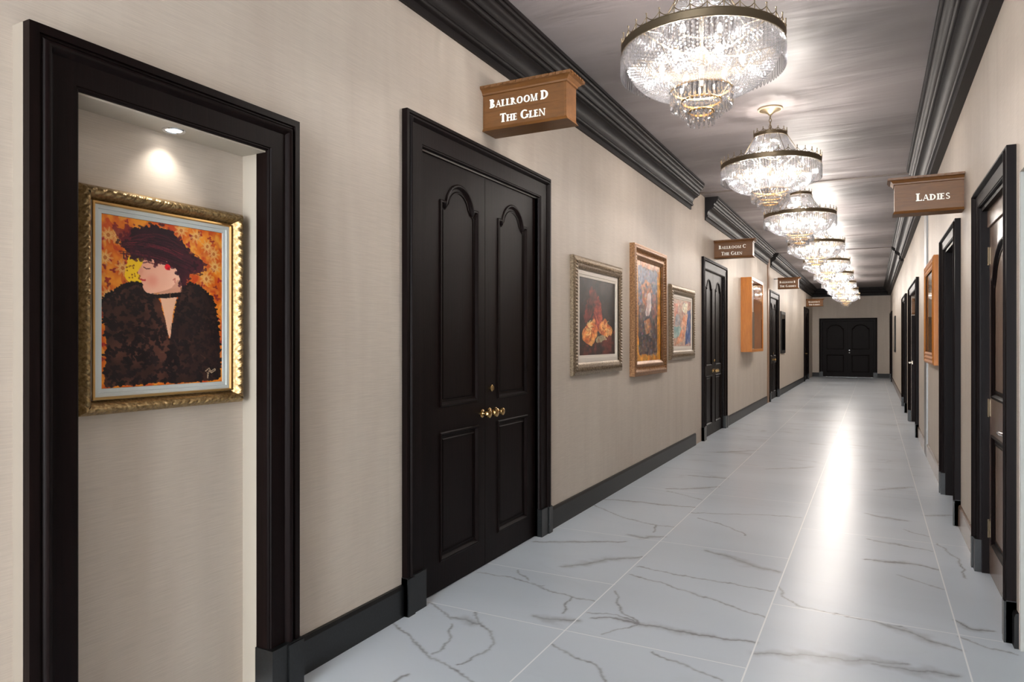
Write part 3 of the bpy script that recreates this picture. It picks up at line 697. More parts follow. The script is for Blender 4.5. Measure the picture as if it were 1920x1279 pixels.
# the portrait in the niche (lady seen in profile in a dark coat, orange flowered ground)
A = ART['A']; c = Canvas(240, 300, 3)
c.tone(np.ones(c.U.shape, bool), 14, (205,88,18), (236,150,44))
c.tone(c.noise(9) > .58, 20, (190,60,25), (230,165,70), 1, .7)
rr = np.random.RandomState(8)
for i in range(130):
    u, v = rr.rand(), rr.rand()*.85; c.blob(u, v, .016+.014*rr.rand(), .012+.010*rr.rand(), (132+rr.randint(40), 32+rr.randint(20), 36), 3, .9, rr.rand()*6)
for u, v in A['dots'][:7]+[(.93,.62),(.05,.46),(.85,.32),(.12,.12),(.45,.06),(.03,.25),(.92,.15)]:
    c.blob(u, v, .062, .050, (226,170,100), 9, .65); c.blob(u, v, .038, .030, (234,192,124), 13, .7); c.blob(u, v, .014, .012, (190,110,50))
c.fill(c.poly([(.17,.24),(.34,.22),(.33,.42),(.24,.41),(.19,.36)], .07, 18), (246,200,34))
for i in range(34): c.blob(.17+.12*rr.rand(), .26+.14*rr.rand(), .006, .005, (150,80,20))
for nm in ('neck', 'vneck'): c.tone(c.poly(A[nm], .006), 5, (222,164,134), (238,192,160))
c.tone(c.poly([(.43,.36),(.60,.35),(.63,.42),(.42,.43)], .0), 5, (222,164,134), (238,192,160))
cl = [(.0,.50),(.05,.455),(.12,.42),(.20,.385),(.27,.375),(.315,.39),(.36,.43),(.43,.445),(.48,.56),(.525,.715),(.535,.98),(.02,.995),(.04,.80),(.025,.62)]
cr = [(.525,.72),(.56,.56),(.60,.44),(.635,.385),(.70,.35),(.78,.365),(.86,.41),(.93,.48),(.965,.60),(.98,.78),(.985,.985),(.52,.995)]
cm = c.poly(cl, .02, 30) | c.poly(cr, .02, 30); cm &= ~c.poly(A['vneck'], 0)
c.tone(cm, 7, (54,32,27), (86,52,42)); c.tone(c.poly(cr, .01) & cm, 6, (38,24,23), (62,38,32), 1, .8)
edge = cl[:8]+cr[3:10]
for k in range(len(edge)-1):
    if k == 7: continue
    for t in np.linspace(0, 1, 5):
        u = edge[k][0]*(1-t)+edge[k+1][0]*t; v = edge[k][1]*(1-t)+edge[k+1][1]*t; c.blob(u+.01*(rr.rand()-.5), v+.008, .020, .014, (24,16,18), 3, 1, rr.rand()*6)
for i in range(560):
    u, v = rr.rand(), .38+.61*rr.rand(); iu, iv = min(239, int(u*240)), min(299, int(v*300))
    if cm[iv, iu]:
        g_ = rr.randint(14); c.blob(u, v, .022+.014*rr.rand(), .015+.010*rr.rand(), (20+g_, 14+g_//2, 17+g_//2), 3, .9, rr.rand()*6)
c.fill(c.poly(A['vneck'], 0, smooth=False), (232,182,150))
for i in range(30):
    u, v = .1+.75*rr.rand(), .6+.35*rr.rand(); c.line([(u,v),(u+.06*(rr.rand()-.3),v+.05*(rr.rand()-.5))], .002, (118,76,62), .5)
# face in profile
face = [(.33,.205),(.318,.235),(.305,.262),(.296,.282),(.280,.300),(.268,.316),(.272,.326),(.290,.332),(.294,.340),(.286,.350),(.292,.358),(.300,.362),(.296,.372),(.304,.380),(.312,.388),(.308,.402),(.318,.420),(.338,.434),(.370,.440),(.430,.430),(.52,.405),(.63,.385),(.64,.30),(.55,.22),(.42,.19)]
c.tone(c.poly(face, 0, smooth=False), 3, (234,164,138), (244,190,162))
c.fill(c.poly([(.37,.44),(.45,.425),(.56,.39),(.60,.33),(.63,.385),(.62,.43),(.43,.445)], .01), (206,142,116), .7)
for q in range(8): c.blob(.385, .362, .060-.006*q, .050-.005*q, (228,128,108), 0, .07)
for q in range(4): c.blob(.295, .305, .020-.004*q, .034-.006*q, (216,134,114), 0, .09)
c.line([(.315,.283),(.340,.292),(.365,.288)], .004, (96,48,50)); c.line([(.312,.258),(.345,.250),(.39,.256)], .005, (90,40,46), .8)
c.line([(.290,.357),(.312,.362),(.326,.360)], .0065, (196,52,56)); c.line([(.555,.345),(.572,.335),(.570,.36)], .005, (206,116,98))
# upswept hair
hair = [(.135,.140),(.15,.11),(.18,.10),(.22,.075),(.30,.045),(.38,.022),(.47,.022),(.55,.045),(.62,.085),(.675,.14),(.72,.175),(.78,.195),(.83,.225),(.83,.26),(.79,.285),(.74,.28),(.70,.28),(.69,.325),(.65,.37),(.615,.365),(.585,.30),(.545,.255),(.50,.24),(.455,.25),(.42,.262),(.40,.235),(.37,.225),(.33,.218),(.29,.228),(.26,.240),(.225,.225),(.185,.19),(.15,.165)]
hm = c.poly(hair, .045, 34); c.tone(hm, 9, (34,18,26), (70,26,38), .6)
for u, v in hair[::1]:
    for q in range(2): c.blob(u+.03*(rr.rand()-.5), v+.02*(rr.rand()-.5), .018+.012*rr.rand(), .010+.008*rr.rand(), ((40,18,28),(76,26,38))[rr.randint(2)], 2, .75, rr.rand()*6)
for i in range(150):
    s_ = rr.rand(); q0 = (.13+.20*rr.rand(), .11+.11*s_); q1 = (.40+.08*rr.rand(), .01+.21*s_); q2 = (.60+.20*rr.rand(), .15+.15*s_)
    pts = [tuple((1-t)**2*a+2*t*(1-t)*b+t*t*d for a, b, d in zip(q0, q1, q2)) for t in (0,.17,.33,.5,.67,.83,1)]
    k = rr.randint(3); c.line(pts[k:k+3+rr.randint(3)], .002+.003*rr.rand(), ((26,14,22),(70,24,36),(112,34,46),(40,20,30))[rr.randint(4)], .55)
for i in range(26): u = .14+.26*rr.rand(); c.line([(u,.20+.02*rr.rand()),(u-.015+.03*rr.rand(),.232+.018*rr.rand())], .003, (60,22,34), .8)
c.blob(.765, .235, .062, .045, (74,24,36), 5, .9); c.blob(.745, .24, .036, .030, (38,18,28), 4, .9, 1)
c.fill(c.poly(A['plume'], .08, 30), (112,30,40), .75)
c.blob(.508, .268, .024, .018, (230,22,38)); c.blob(.518, .278, .013, .010, (186,15,30))
c.fill(c.poly([(.415,.443),(.47,.437),(.625,.418),(.62,.448),(.50,.462),(.425,.466)], 0, smooth=False), (24,16,18)); c.line([(.53,.43),(.53,.457)], .004, (120,80,60))
c.line(A['sig'], .003, (205,180,150), .9)
gprof = lambda p: .030+.022*math.sin(PI*min(1, p*1.25))**.8*(1 if p < .8 else 1) if p < .8 else .030-.012*(p-.8)/.2+.0
picture('framed_portrait', 'gilt framed portrait of a red-haired woman in dark coat inside the niche', 'L', 1.628, 1.19, .642, .742, .050, gprof, leaf_orn(.034, .008), M['gilt'], .036, M['mat_board'], c, .020, .0022, 26, liner=M['bright_gold'])
bpy.context.view_layer.update()
p0 = bpy.data.objects['framed_portrait']; p0.location.x = -2.256
fprof = lambda p: .030+.014*math.sin(PI*p)**.8
# painting of burning-orange roses
A = ART['B']; c = Canvas(120, 200, 5)
c.tone(np.ones(c.U.shape, bool), 6, (34,26,24), (58,44,40)); c.tone(c.poly(A['glow'], .1), 14, (60,34,30), (122,48,40))
c.tone(c.poly(A['table'], .05), 12, (44,30,26), (110,50,42)); c.tone(c.poly(A['red'], .08), 10, (110,30,26), (196,84,58), .5)
c.tone(c.poly(A['petL'], .04), 9, (206,104,48), (246,170,96)); c.tone(c.poly(A['petR'], .06), 9, (206,104,48), (246,176,100))
c.tone(c.poly(A['folds'], .04), 7, (226,150,80), (250,200,130)); c.tone(c.poly(A['cream'], .04), 8, (150,140,110), (206,192,150))
for i in range(14): u = .12+.75*rr.rand(); v = .60+.22*rr.rand(); c.line([(u,v),(u+.1*rr.rand()-.05,v+.06)], .008, (150,56,30), .7)
for i in range(60):
    k = rr.randint(2); cx_, cy_ = ((.27,.66),(.74,.64))[k]; a_ = rr.rand()*6.28; d_ = .03+.10*rr.rand()
    u, v = cx_+d_*math.cos(a_), cy_+d_*.9*math.sin(a_); c.line([(cx_+.4*(u-cx_), cy_+.5*(v-cy_)), (u, v), (u+.04*math.cos(a_+1), v+.03*math.sin(a_+1))], .006+.006*rr.rand(), ((250,196,120),(255,224,160),(176,74,34),(232,130,60))[rr.randint(4)], .7)
for i in range(16): v = .28+.3*rr.rand(); c.line([(.46+.1*(rr.rand()-.5), v), (.5+.16*(rr.rand()-.5), v+.10)], .006, ((190,70,50),(120,34,28),(226,120,90))[rr.randint(3)], .7)
c.brush(.3, 36)
picture('framed_painting', 'painting of orange folded petals on black, pewter frame, nearest of the three', 'L', 5.80, 1.145, 1.225, .985, .105, fprof, bead_orn(.028, .006), M['pewter'], .062, M['mat_white'], c, .018, .006, 14, group=None)
# tall narrow figure painting
A = ART['C']; c = Canvas(110, 240, 6)
c.tone(np.ones(c.U.shape, bool), 8, (186,112,22), (220,156,52)); c.tone(c.poly(A['top'], .02), 10, (196,130,96), (226,180,140))
c.tone(c.poly(A['inner'], .02), 14, (70,52,52), (120,84,70)); c.tone(c.poly(A['blue'], .06), 12, (92,96,118), (142,138,150))
c.tone(c.poly(A['right'], .05), 10, (110,60,60), (150,96,90)); c.tone(c.poly(A['body'], .05), 16, (36,28,30), (92,70,64))
c.tone(c.poly(A['bodyhi'], .06), 12, (150,80,40), (206,140,80)); c.tone(c.poly(A['head'], .06), 12, (150,80,50), (214,140,84)); c.tone(c.poly(A['face'], .02), 5, (220,200,196), (240,226,222))
for i in range(120): u, v = .15+.6*rr.rand(), .1+.85*rr.rand(); c.blob(u, v, .02, .012, tuple(rr.randint(40,190,3)), 0, .35)
c.brush(.4, 36)
for i in range(260):
    u, v = .1+.75*rr.rand(), .05+.9*rr.rand(); sz = .010+.014*rr.rand(); col_ = ((120,128,150),(206,180,150),(60,44,48),(176,96,56),(40,40,60))[rr.randint(5)]
    c.fill((np.abs(c.U-u) < sz*1.6) & (np.abs(c.V-v) < sz*.8), col_, .35)
c.tone(c.poly(A['face'], .06), 9, (196,160,150), (242,230,224), 1, .7)
picture('framed_painting', 'tall narrow golden painting of a veiled figure in thick bronze frame, middle of the three', 'L', 7.35, 1.07, 1.23, 1.35, .15, lambda p: .055-.03*p+.012*math.sin(PI*p*2.0)**2, bead_orn(.03, .006), M['bronzegilt'], .0, M['mat_white'], c, .022, .007, 16)
# blue and peach dancing figure
A = ART['D']; c = Canvas(100, 160, 7)
c.tone(np.ones(c.U.shape, bool), 6, (186,140,120), (214,184,160)); c.tone(c.poly(A['teal'], .08), 6, (130,168,166), (180,196,186))
c.tone(c.poly(A['pale'], .08), 8, (150,150,156), (206,190,184)); c.tone(c.poly(A['pink'], .08), 8, (206,120,96), (232,170,140))
c.tone(c.poly(A['blue'], .06), 8, (48,74,128), (96,116,160)); c.tone(c.poly(A['dress'], .06), 8, (214,130,86), (244,186,150)); c.tone(c.poly(A['glow'], .05), 5, (226,206,170), (246,236,208))
for i in range(90):
    u, v = rr.rand(), rr.rand(); c.line([(u, v), (u+.06*(rr.rand()-.5), v+.08+.06*rr.rand())], .006+.008*rr.rand(), ((240,214,190),(206,150,130),(150,176,190),(90,110,160),(236,176,140),(200,190,200))[rr.randint(6)], .45)
c.brush(.25, 30)
picture('framed_painting', 'pastel painting of a peach-gowned figure with blue, farthest of the three', 'L', 8.855, 1.20, 1.25, .915, .11, fprof, bead_orn(.032, .006), M['pewter'], .058, M['mat_white'], c, .018, .008, 12)

# dark narrow picture on left wall, its twin on right wall, gilt picture right
def plain_canvas(seed, lo, hi):
    c = Canvas(24, 40, seed); c.tone(np.ones(c.U.shape, bool), 5, lo, hi); return c
no = lambda s0, L, p: 0
r = picture('framed_print', 'slim black framed glazed print on left wall beyond Ballroom B door', 'L', 19.98, 1.10, 1.0, 1.12, .08, lambda p: .03, no, M['black_base'], .0, M['mat_white'], plain_canvas(2, (60,50,46), (96,80,72)), .016, .1, 3)
MB().box(-.42, .42, -.027, -.025, .08, 1.04).obj('glass_pane', M['glass'], r)
r = picture('framed_print', 'black framed glazed print near the far end of right wall', 'R', 23.9, 1.10, 1.0, 1.08, .07, lambda p: .03, no, M['black_base'], .0, M['mat_white'], plain_canvas(9, (120,110,100), (170,160,150)), .016, .1, 3)
MB().box(-.43, .43, -.027, -.025, .07, 1.01).obj('glass_pane', M['glass'], r)
c = plain_canvas(4, (120,84,50), (190,140,90))
r = picture('framed_picture', 'large gilt framed picture on right wall beyond the Ladies doorway', 'R', 9.10, 1.175, 1.40, 1.15, .13, lambda p: .042+.010*math.sin(PI*p*3)**2, bead_orn(.05, .003), M['honey_wood'], .0, M['mat_white'], c, .020, .02, 12)
MB().box(-.57, .57, -.032, -.030, .13, 1.02).obj('glass_pane', M['glass'], r)

# wooden display case
r = thing('display_case', 'honey wood glazed display case on left wall after Ballroom C door', 'display case', (XL, 14.10, 1.225), PI/2)
W, H, Dp = 1.50, 1.385, .185
mb = MB(); mb.box(-W/2, -W/2+.03, -Dp, 0, 0, H); mb.box(W/2-.03, W/2, -Dp, 0, 0, H); mb.box(-W/2+.03, W/2-.03, -Dp, 0, H-.03, H); mb.box(-W/2+.03, W/2-.03, -Dp, 0, 0, .03); mb.box(-W/2+.03, W/2-.03, -.01, 0, .03, H-.03)
mb.obj('case_body', M['honey_wood'], r)
MB().sweep([(-W/2,0),(-W/2,H),(W/2,H),(W/2,0)], [(0,Dp-.002),(0,Dp+.012),(.05,Dp+.012),(.055,Dp-.002)], True).obj('door_frame', M['honey_wood'], r)
MB().box(-W/2+.03, W/2-.03, -.016, -.011, .03, H-.03).obj('lining', M['mat_white'], r)
MB().box(-W/2+.05, W/2-.05, -Dp-.003, -Dp+.001, .05, H-.05).obj('glass_pane', M['glass'], r)
mb = MB(); mb.box(-.20, .50, -.06, -.018, .06, .78); 
mb.obj('brown_panel', simple('brown_board', srgb(104,84,62), .8), r)  # plain brown board low in the case

# ------------------------------------------------------------------ signs with raised lettering
class Glyphs:
    TH, TN = .23, .11
    def __init__(s): s.mb = MB()
    def quad(s, pts, T):
        s.k = getattr(s, 'k', 0)+1; e = 1+.02*(s.k % 23)
        v = [T(x, z, 0) for x, z in pts]+[T(x, z, e) for x, z in pts]; n = len(pts)
        s.mb.add(v, [tuple(range(n)), tuple(range(n, 2*n))[::-1]]+[(i, (i+1) % n, n+(i+1) % n, n+i) for i in range(n)])
    def bar(s, x0, x1, z0, z1, T): s.quad([(x0,z0),(x1,z0),(x1,z1),(x0,z1)], T)
    def stem(s, x, T, w_=None, top=1, bot=1, z0=0, z1=1):
        w_ = w_ or s.TH; s.bar(x-w_/2, x+w_/2, z0, z1, T)
        if top: s.bar(x-w_/2-.08, x+w_/2+.08, z1-s.TN, z1, T)
        if bot: s.bar(x-w_/2-.08, x+w_/2+.08, z0, z0+s.TN, T)
    def diag(s, p, q, w_, T): h = w_/2; s.quad([(p[0]-h,p[1]),(p[0]+h,p[1]),(q[0]+h,q[1]),(q[0]-h,q[1])], T)
    def arc(s, cx, cz, rx, rz, a0, a1, T, n=14, th=None):
        th = th or s.TH
        for i in range(n):
            q = []
            for a in (a0+(a1-a0)*i/n, a0+(a1-a0)*(i+1)/n):
                r_ = math.radians(a); k = abs(math.cos(r_)); t = s.TN+(th-s.TN)*k
                q.append(((cx+rx*math.cos(r_), cz+rz*math.sin(r_)), (cx+(rx-t)*math.cos(r_), cz+(rz-min(t,s.TN*1.2))*math.sin(r_))))
            s.quad([q[0][0], q[1][0], q[1][1], q[0][1]], T)
    def draw(s, ch, T):
        TN = s.TN
        if ch == 'B': s.stem(.16, T); s.arc(.2,.755,.30,.245,-90,90,T); s.arc(.2,.265,.37,.265,-90,90,T); return .66
        if ch == 'A': s.diag((.06,0),(.36,1),.07,T); s.diag((.68,0),(.38,1),.16,T); s.bar(.16,.58,.32,.32+TN,T); s.bar(-.04,.18,0,TN,T); s.bar(.54,.82,0,TN,T); return .82
        if ch == 'L': s.stem(.16, T); s.bar(.16,.58,0,TN,T); s.bar(.53,.58,0,.24,T); return .64
        if ch == 'R': s.stem(.16, T); s.arc(.2,.745,.32,.255,-90,90,T); s.diag((.66,0),(.30,.5),.17,T); s.bar(.56,.80,0,TN,T); return .78
        if ch == 'O': s.arc(.47,.5,.44,.51,0,360,T,26); return .96
        if ch == 'M': s.stem(.12, T, .06); s.diag((.46,0),(.16,1),.16,T); s.diag((.46,0),(.78,1),.07,T); s.stem(.84, T, .16); return 1.02
        if ch == 'D': s.stem(.16, T); s.arc(.22,.5,.56,.5,-90,90,T,16); return .86
        if ch == 'T': s.stem(.36, T, None, 0, 1); s.bar(.02,.70,1-TN,1,T); s.bar(.02,.07,.78,1,T); s.bar(.65,.70,.78,1,T); return .74
        if ch == 'H': s.stem(.16, T); s.stem(.70, T); s.bar(.16,.70,.5,.5+TN,T); return .90
        if ch == 'E': s.stem(.16, T); s.bar(.16,.56,0,TN,T); s.bar(.16,.54,1-TN,1,T); s.bar(.16,.46,.5,.5+TN,T); s.bar(.51,.56,0,.22,T); s.bar(.49,.54,.8,1,T); s.bar(.42,.46,.42,.62,T); return .64
        if ch == 'G': s.arc(.47,.5,.44,.51,50,312,T,22); s.stem(.78, T, .13, 1, 0, .08, .46); return .96
        if ch == 'N': s.stem(.13, T, .06); s.stem(.76, T, .06, 1, 0); s.diag((.74,0),(.14,1),.16,T); return .92
        if ch == 'C': s.arc(.47,.5,.44,.51,45,315,T,22); s.bar(.74,.79,.68,.92,T); return .86
        if ch == 'I': s.stem(.18, T); return .36
        if ch == 'S':
            s.arc(.30,.745,.24,.255,20,270,T,14,.12); s.arc(.30,.255,.27,.255,-160,90,T,14,.12); return .62
        return .35
def lettering(parent, lines, y, ct, xc, tight=1.12):
    for txt, z, xm, hcap in lines:
        # measure
        def lay(draw):
            x = 0
            for word in txt.split(' '):
                g = Glyphs()
                for i, ch in enumerate(word):
                    h = hcap if i == 0 else hcap*.78
                    T = (lambda a, b, k, x=x, h=h: (xm0+x+a*h*tight, y-.004*k, z+b*h))
                    gg = g if draw else Glyphs(); x += gg.draw(ch, T)*h*tight+hcap*.04
                x += hcap*.34
                if draw: g.mb.obj('lettering', M['letter'], parent)
            return x-hcap*.34
        xm0 = 0; wd = lay(False); xm0 = xm-wd/2; lay(True)
def sign(name, label, x0, x1, ybot, z0, lines, flip=False, arm=False):
    """projecting box sign between x0 and x1; front faces the camera side"""
    cx = (x0+x1)/2; hw = abs(x1-x0)/2; T = .15
    r = thing(name, label, 'sign', (cx, ybot, z0), 0)
    fr = 1 if not flip else -1       # the side of the free end
    wl, wr = (-hw, hw)
    mb = MB(); mb.box(wl, wr, 0, T, .012, .232); mb.obj('sign_box', M['sign_wood'], r)
    # base lip and raised border
    e0 = wl if fr > 0 else wl-.012; e1 = wr+.012 if fr > 0 else wr
    mb = MB(); mb.add([(wl,0,.022),(wr,0,.022),(wr,T,.022),(wl,T,.022),(e0,-.012,0),(e1,-.012,0),(e1,T+.012,0),(e0,T+.012,0)], [(0,1,5,4),(1,2,6,5),(2,3,7,6),(3,0,4,7),(4,5,6,7),(0,1,2,3)])
    mb.obj('base_lip', M['sign_wood'], r)
    mb = MB(); mb.box(wl+.012 if fr < 0 else wl+.004, wl+.02 if fr < 0 else wl+.01, -.003, 0, .022, .23); mb.box(wr-.02, wr-.014, -.003, 0, .022, .23)
    mb.box(wl, wr, -.002, 0, .118, .120)
    mb.obj('beading', M['sign_wood'], r)
    # flared crown with dentils
    ex = lambda o: (wl if fr > 0 else wl-o, wr+o if fr > 0 else wr)
    lv = [(.0,.222),(.008,.226),(.010,.236),(.026,.252),(.040,.258),(.042,.274),(.0,.274)]
    v = []; f = []
    for o, z in lv:
        a, b = ex(o); v += [(a,-o,z),(b,-o,z),(b,T+o,z),(a,T+o,z)]
    for i in range(len(lv)-1):
        for k in range(4): q = (k+1) % 4; f.append((i*4+k, i*4+q, i*4+4+q, i*4+4+k))
    f.append((0,1,2,3)); n_ = len(lv)-1; f.append((n_*4, n_*4+3, n_*4+2, n_*4+1))
    mb = MB().add(v, f); a, b = ex(.04); k = 0; x = a+.01
    while x+.022 < b: mb.box(x, x+.022, -.047, -.04, .260, .272); x += .044
    y_ = -.03; xe = b+.001 if fr > 0 else a-.007
    while y_+.02 < T+.03: mb.box(xe, xe+.006, y_, y_+.02, .260, .272); y_ += .04
    mb.obj('cornice', M['sign_wood'], r)
    lettering(r, lines, -.001, None, 0)
    if arm: MB().box(wl-.12, wl+.02, .06, .075, .245, .26).obj('mounting_arm', M['black'], r)
    return r
xa, xb_ = XL+.001, -1.606
sign('wall_sign', 'large brown wooden sign reading Ballroom D The Glen, nearest on left wall', xa, xb_, 3.78, 2.742, [('BALLROOM D', .140, -.03, .054), ('THE GLEN', .042, -.005, .054)])
sign('wall_sign', 'brown sign reading Ballroom C The Glen above the second double door', xa, xb_, 10.92, 2.70, [('BALLROOM C', .140, -.01, .054), ('THE GLEN', .042, -.02, .054)])
sign('wall_sign', 'brown sign reading Ballroom B The Garden, hung from a black arm', xa+.1, xb_, 18.10, 2.705, [('BALLROOM B', .140, -.01, .050), ('THE GARDEN', .042, 0, .050)], arm=True)
sign('wall_sign', 'smallest looking brown sign, Ballroom A The Garden, by the far end', xa, xb_, 27.45, 2.69, [('BALLROOM A', .140, -.01, .050), ('THE GARDEN', .042, 0, .050)])
sign('wall_sign', 'brown wooden Ladies sign projecting from right wall', .146, XR-.001, 6.10, 2.405, [('LADIES', .088, .03, .058)], flip=True)
r = sign('wall_sign', 'small orange wooden sign inside the recessed entry on right wall', XR+.002, XR+.27, 13.95, 1.9, [])

# ------------------------------------------------------------------ chandeliers (origin on the ceiling)
R0 = .425
def ico(r, sub=1):
    bm = bmesh.new(); bmesh.ops.create_icosphere(bm, subdivisions=sub, radius=r)
    v = [tuple(p.co) for p in bm.verts]; f = [tuple(q.index for q in g.verts) for g in bm.faces]; bm.free(); return v, f
ICO = {}
def bead(mb, x, y, z, r, sub=1):
    k = (round(r, 4), sub)
    if k not in ICO: ICO[k] = ico(r, sub)
    v, f = ICO[k]; mb.add([(a+x, b+y, c_+z) for a, b, c_ in v], f)
def prism(mb, x, y, z, L, r, n=6, rot=0):
    """hanging cut-glass drop: top at z"""
    prof = [(0.0005, 0), (r*.5, -.002), (r*.5, -.010), (r*.28, -.012), (r, -.018), (r, -L+.010), (r*.35, -L), (.0005, -L-.002)]
    mat = Matrix.Translation((x, y, z)) @ Matrix.Rotation(rot, 4, 'Z'); mb.lathe(prof, n, mat)
def qb(p, t): return tuple((1-t)**2*a+2*t*(1-t)*b+t*t*c_ for a, b, c_ in zip(*p))
BASK = ((.402,-.532), (.375,-.735), (.165,-.745)); TENT = ((.130,-.245), (.165,-.375), (.275,-.470))
def strand(mb, curve, n, ang, r0, r1, sub=1, half=0):
    for i in range(n):
        t = (i+.5)/n; rr_, z = qb(curve, t); bead(mb, rr_*math.cos(ang), rr_*math.sin(ang), z, r0+(r1-r0)*t, sub)
    if half:      # the links of the next row sit between two rows
        for i in range(n-1):
            t = (i+1)/n; rr_, z = qb(curve, t); bead(mb, rr_*math.cos(ang+half), rr_*math.sin(ang+half), z, (r0+(r1-r0)*t)*.92, sub)
def cresting(mb, R, z, n, h):
    for i in range(n):
        a = 2*PI*i/n; x, y = R*math.cos(a), R*math.sin(a)
        mb.tube([(x,y,z), (x,y,z+h)], .0032, 5); bead(mb, x, y, z+h, .0052)
        b = 2*PI*(i+1)/n; pts = []
        for k in range(7):
            t = k/6; aa = a+(b-a)*t; zz = z+h*(.62-.56*math.sin(PI*t)); pts.append((R*math.cos(aa), R*math.sin(aa), zz))
        mb.tube(pts, .0024, 4)
def ring(mb, R, z0, z1, th=.006, n=64):
    mb.lathe([(R-th, z0), (R, z0), (R+.003, z0+.003), (R, z0+.006), (R, z1-.006), (R+.003, z1-.003), (R, z1), (R-th, z1), (R-th, z0)], n)
def canopy(r):
    MB().lathe([(.0005,-.062),(.014,-.062),(.020,-.050),(.034,-.042),(.046,-.032),(.075,-.024),(.096,-.016),(.098,-.010)], 32).obj('canopy', M['bronze'], r, True)
    MB().lathe([(.090,-.018),(.104,-.014),(.107,-.006),(.104,0),(.0005,0)], 32).obj('canopy_rim', M['canopy_cream'], r, True, 'cream rim of the ceiling canopy')
    mb = MB()
    for i in range(5):
        zc = -.078-.030*i; pts = []
        for k in range(12):
            a = 2*PI*k/12; u, v = .010*math.cos(a), .020*math.sin(a); pts.append((u, 0, zc+v) if i % 2 else (0, u, zc+v))
        mb.tube(pts, .0035, 6, True)
    mb.obj('chain', M['bronze'], r, True)
def body(r, full):
    mb = MB(); ring(mb, .142, -.262, -.228, n=40); cresting(mb, .142, -.230, 14, .034); mb.obj('top_crown', M['bronze'], r, True)
    mb = MB(); ring(mb, R0, -.536, -.490, n=96); cresting(mb, R0, -.492, 34, .046); mb.obj('ring_band', M['bronze'], r, True)
    for R, z in ((.158,-.742),(.106,-.806),(.068,-.862)):
        mb = MB(); ring(mb, R, z, z+.010, .006, 40); mb.obj('tier_ring', M['bright_gold'], r, True)
    mb = MB(); mb.lathe([(.0005,-.215),(.007,-.217),(.007,-.50),(.024,-.52),(.040,-.545),(.052,-.585),(.040,-.60),(.012,-.61),(.010,-.72),(.0005,-.73)], 20)
    mb.obj('stem', M['bronze'], r, True)
    mb = MB()
    for k in range(8):
        a = 2*PI*(k+.3)/8; mb.tube([(.04*math.cos(a), .04*math.sin(a), -.56), (.2*math.cos(a), .2*math.sin(a), -.575), (R0*.99*math.cos(a), R0*.99*math.sin(a), -.528)], .0042, 6)
        mb.tube([(.142*math.cos(a), .142*math.sin(a), -.25), (.29*math.cos(a), .29*math.sin(a), -.50), (R0*.985*math.cos(a), R0*.985*math.sin(a), -.515)], .0025, 4)
        mb.tube([(.30*math.cos(a), .30*math.sin(a), -.545), (.158*math.cos(a), .158*math.sin(a), -.735)], .0025, 4)
    mb.obj('arms', M['bronze'], r, True)
    for k in range(6):
        a = 2*PI*(k+.1)/6; x, y = .21*math.cos(a), .21*math.sin(a)
        b_ = MB().tube([(x,y,-.580),(x,y,-.560)], .011, 10).obj('lamp_socket', M['bronze'], r, True)
        MB().lathe([(.0005,0),(.010,0),(.016,.012),(.018,.024),(.012,.044),(.003,.060),(.0005,.062)], 12, Matrix.Translation((x,y,-.578)) @ Matrix.Rotation(PI, 4, 'X')).obj('bulb', M['bulb'], b_, True)
    for k in range(2):      # two lamps inside the upper tent
        a = PI*k+.5; x, y = .10*math.cos(a), .10*math.sin(a)
        b_ = MB().tube([(x,y,-.455),(x,y,-.435)], .011, 10).tube([(x,y,-.445),(0,0,-.46)], .004, 6).obj('lamp_socket', M['bronze'], r, True)
        MB().lathe([(.0005,0),(.010,0),(.016,.012),(.018,.024),(.012,.044),(.003,.060),(.0005,.062)], 12, Matrix.Translation((x,y,-.434))).obj('bulb', M['bulb'], b_, True)
def crystals_full(r):
    random.seed(2)
    def rots(me, name, n, ph=0):
        for i in range(n):
            o = link(name, me, r); o.rotation_euler = (0, 0, 2*PI*(i+ph)/n)
    mb = MB(); prism(mb, R0-.002, 0, -.533, .125, .0078, 6, .3); rots(mb.mesh('crystal_prism', M['crystal']), 'crystal_prism', 96)
    mb = MB(); strand(mb, BASK, 19, 0, .0105, .0088, 1, PI/56); rots(mb.mesh('bead_strand', M['crystal']), 'bead_strand', 56)
    mb = MB(); strand(mb, TENT, 15, 0, .0085, .0125, 1, PI/40); rots(mb.mesh('bead_strand', M['crystal']), 'bead_strand', 40)
    mb = MB(); prism(mb, .158, 0, -.744, .088, .0088, 6, .3); bead(mb, .158, 0, -.836, .0065); rots(mb.mesh('crystal_rod', M['crystal']), 'crystal_rod', 40)
    mb = MB(); prism(mb, .106, 0, -.808, .064, .0085, 6, .3); bead(mb, .106, 0, -.876, .0062); rots(mb.mesh('crystal_rod', M['crystal']), 'crystal_rod', 28)
    mb = MB(); prism(mb, .068, 0, -.864, .050, .0080, 6, .3); bead(mb, .068, 0, -.922, .006); rots(mb.mesh('crystal_rod', M['crystal']), 'crystal_rod', 16)
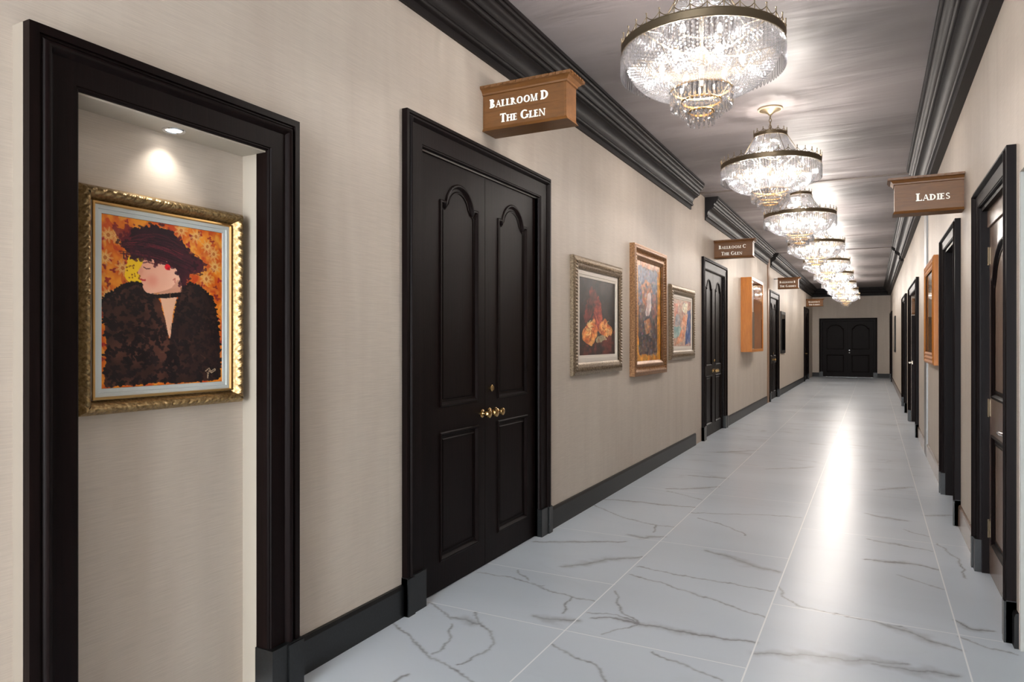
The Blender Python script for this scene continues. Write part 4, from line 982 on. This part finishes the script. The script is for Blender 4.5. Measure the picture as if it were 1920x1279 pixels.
def crystals_merged(r):
    mb = MB()
    for i in range(72): a = 2*PI*i/72; prism(mb, (R0-.002)*math.cos(a), (R0-.002)*math.sin(a), -.533, .125, .0095, 5)
    mb.obj('crystal_skirt', M['crystal'], r)
    mb = MB()
    for i in range(44): strand(mb, BASK, 15, 2*PI*i/44, .0125, .0105, 1)
    mb.obj('bead_basket', M['crystal'], r)
    mb = MB()
    for i in range(30): strand(mb, TENT, 11, 2*PI*i/30, .0115, .0150, 1)
    mb.obj('bead_tent', M['crystal'], r)
    mb = MB()
    for R, z, L, n in ((.158,-.744,.088,30),(.106,-.808,.064,22),(.068,-.864,.056,12)):
        for i in range(n): a = 2*PI*i/n; prism(mb, R*math.cos(a), R*math.sin(a), z, L, .0072, 5)
    mb.obj('crystal_tiers', M['crystal'], r)
def chandelier(full, label, y):
    r = thing('chandelier', label, 'chandelier', (-.82, y, ZC), 0, 'crystal chandeliers along the corridor ceiling')
    canopy(r); body(r, full); (crystals_full if full else crystals_merged)(r); return r
ys = [3.78+2.82*k for k in range(9)]
names = ['nearest crystal chandelier, largest in view, cut by the top edge', 'second crystal chandelier from the camera, its whole canopy and chain visible',
 'third crystal chandelier from the camera, just beyond the first ceiling joint', 'fourth crystal chandelier from the camera along the ceiling', 'fifth crystal chandelier from the camera along the ceiling',
 'sixth crystal chandelier, near the second ceiling joint', 'seventh crystal chandelier, third from the far end', 'eighth crystal chandelier, next to last before the far door', 'farthest crystal chandelier, lowest in view, above the far double door']
full = chandelier(True, names[0], ys[0]); merged = chandelier(False, names[3], ys[3])
index_kids()
for i, y in enumerate(ys):
    if i in (0, 3): continue
    c_ = copy_tree(full if i < 3 else merged); c_.location = (-.82, y, ZC); c_.rotation_euler = (0, 0, .37*i); c_['label'] = names[i]
# the light of each chandelier's bulbs
for o in [o for o in bpy.data.objects if o.name.startswith('chandelier')]:
    for k in range(8):
        a, q_, z_, e_ = (2*PI*(k+.1)/6, .21, -.595, .82/6) if k < 6 else (PI*(k-6)+.5, .10, -.405, .09)
        ld = bpy.data.lights.new('bulb_light', 'POINT'); ld.energy = BULB_W*e_; ld.color = BULB_COL; ld.shadow_soft_size = .016
        lo_ = bpy.data.objects.new('bulb_light', ld); COL.objects.link(lo_); lo_.parent = o; lo_.location = (q_*math.cos(a), q_*math.sin(a), z_)
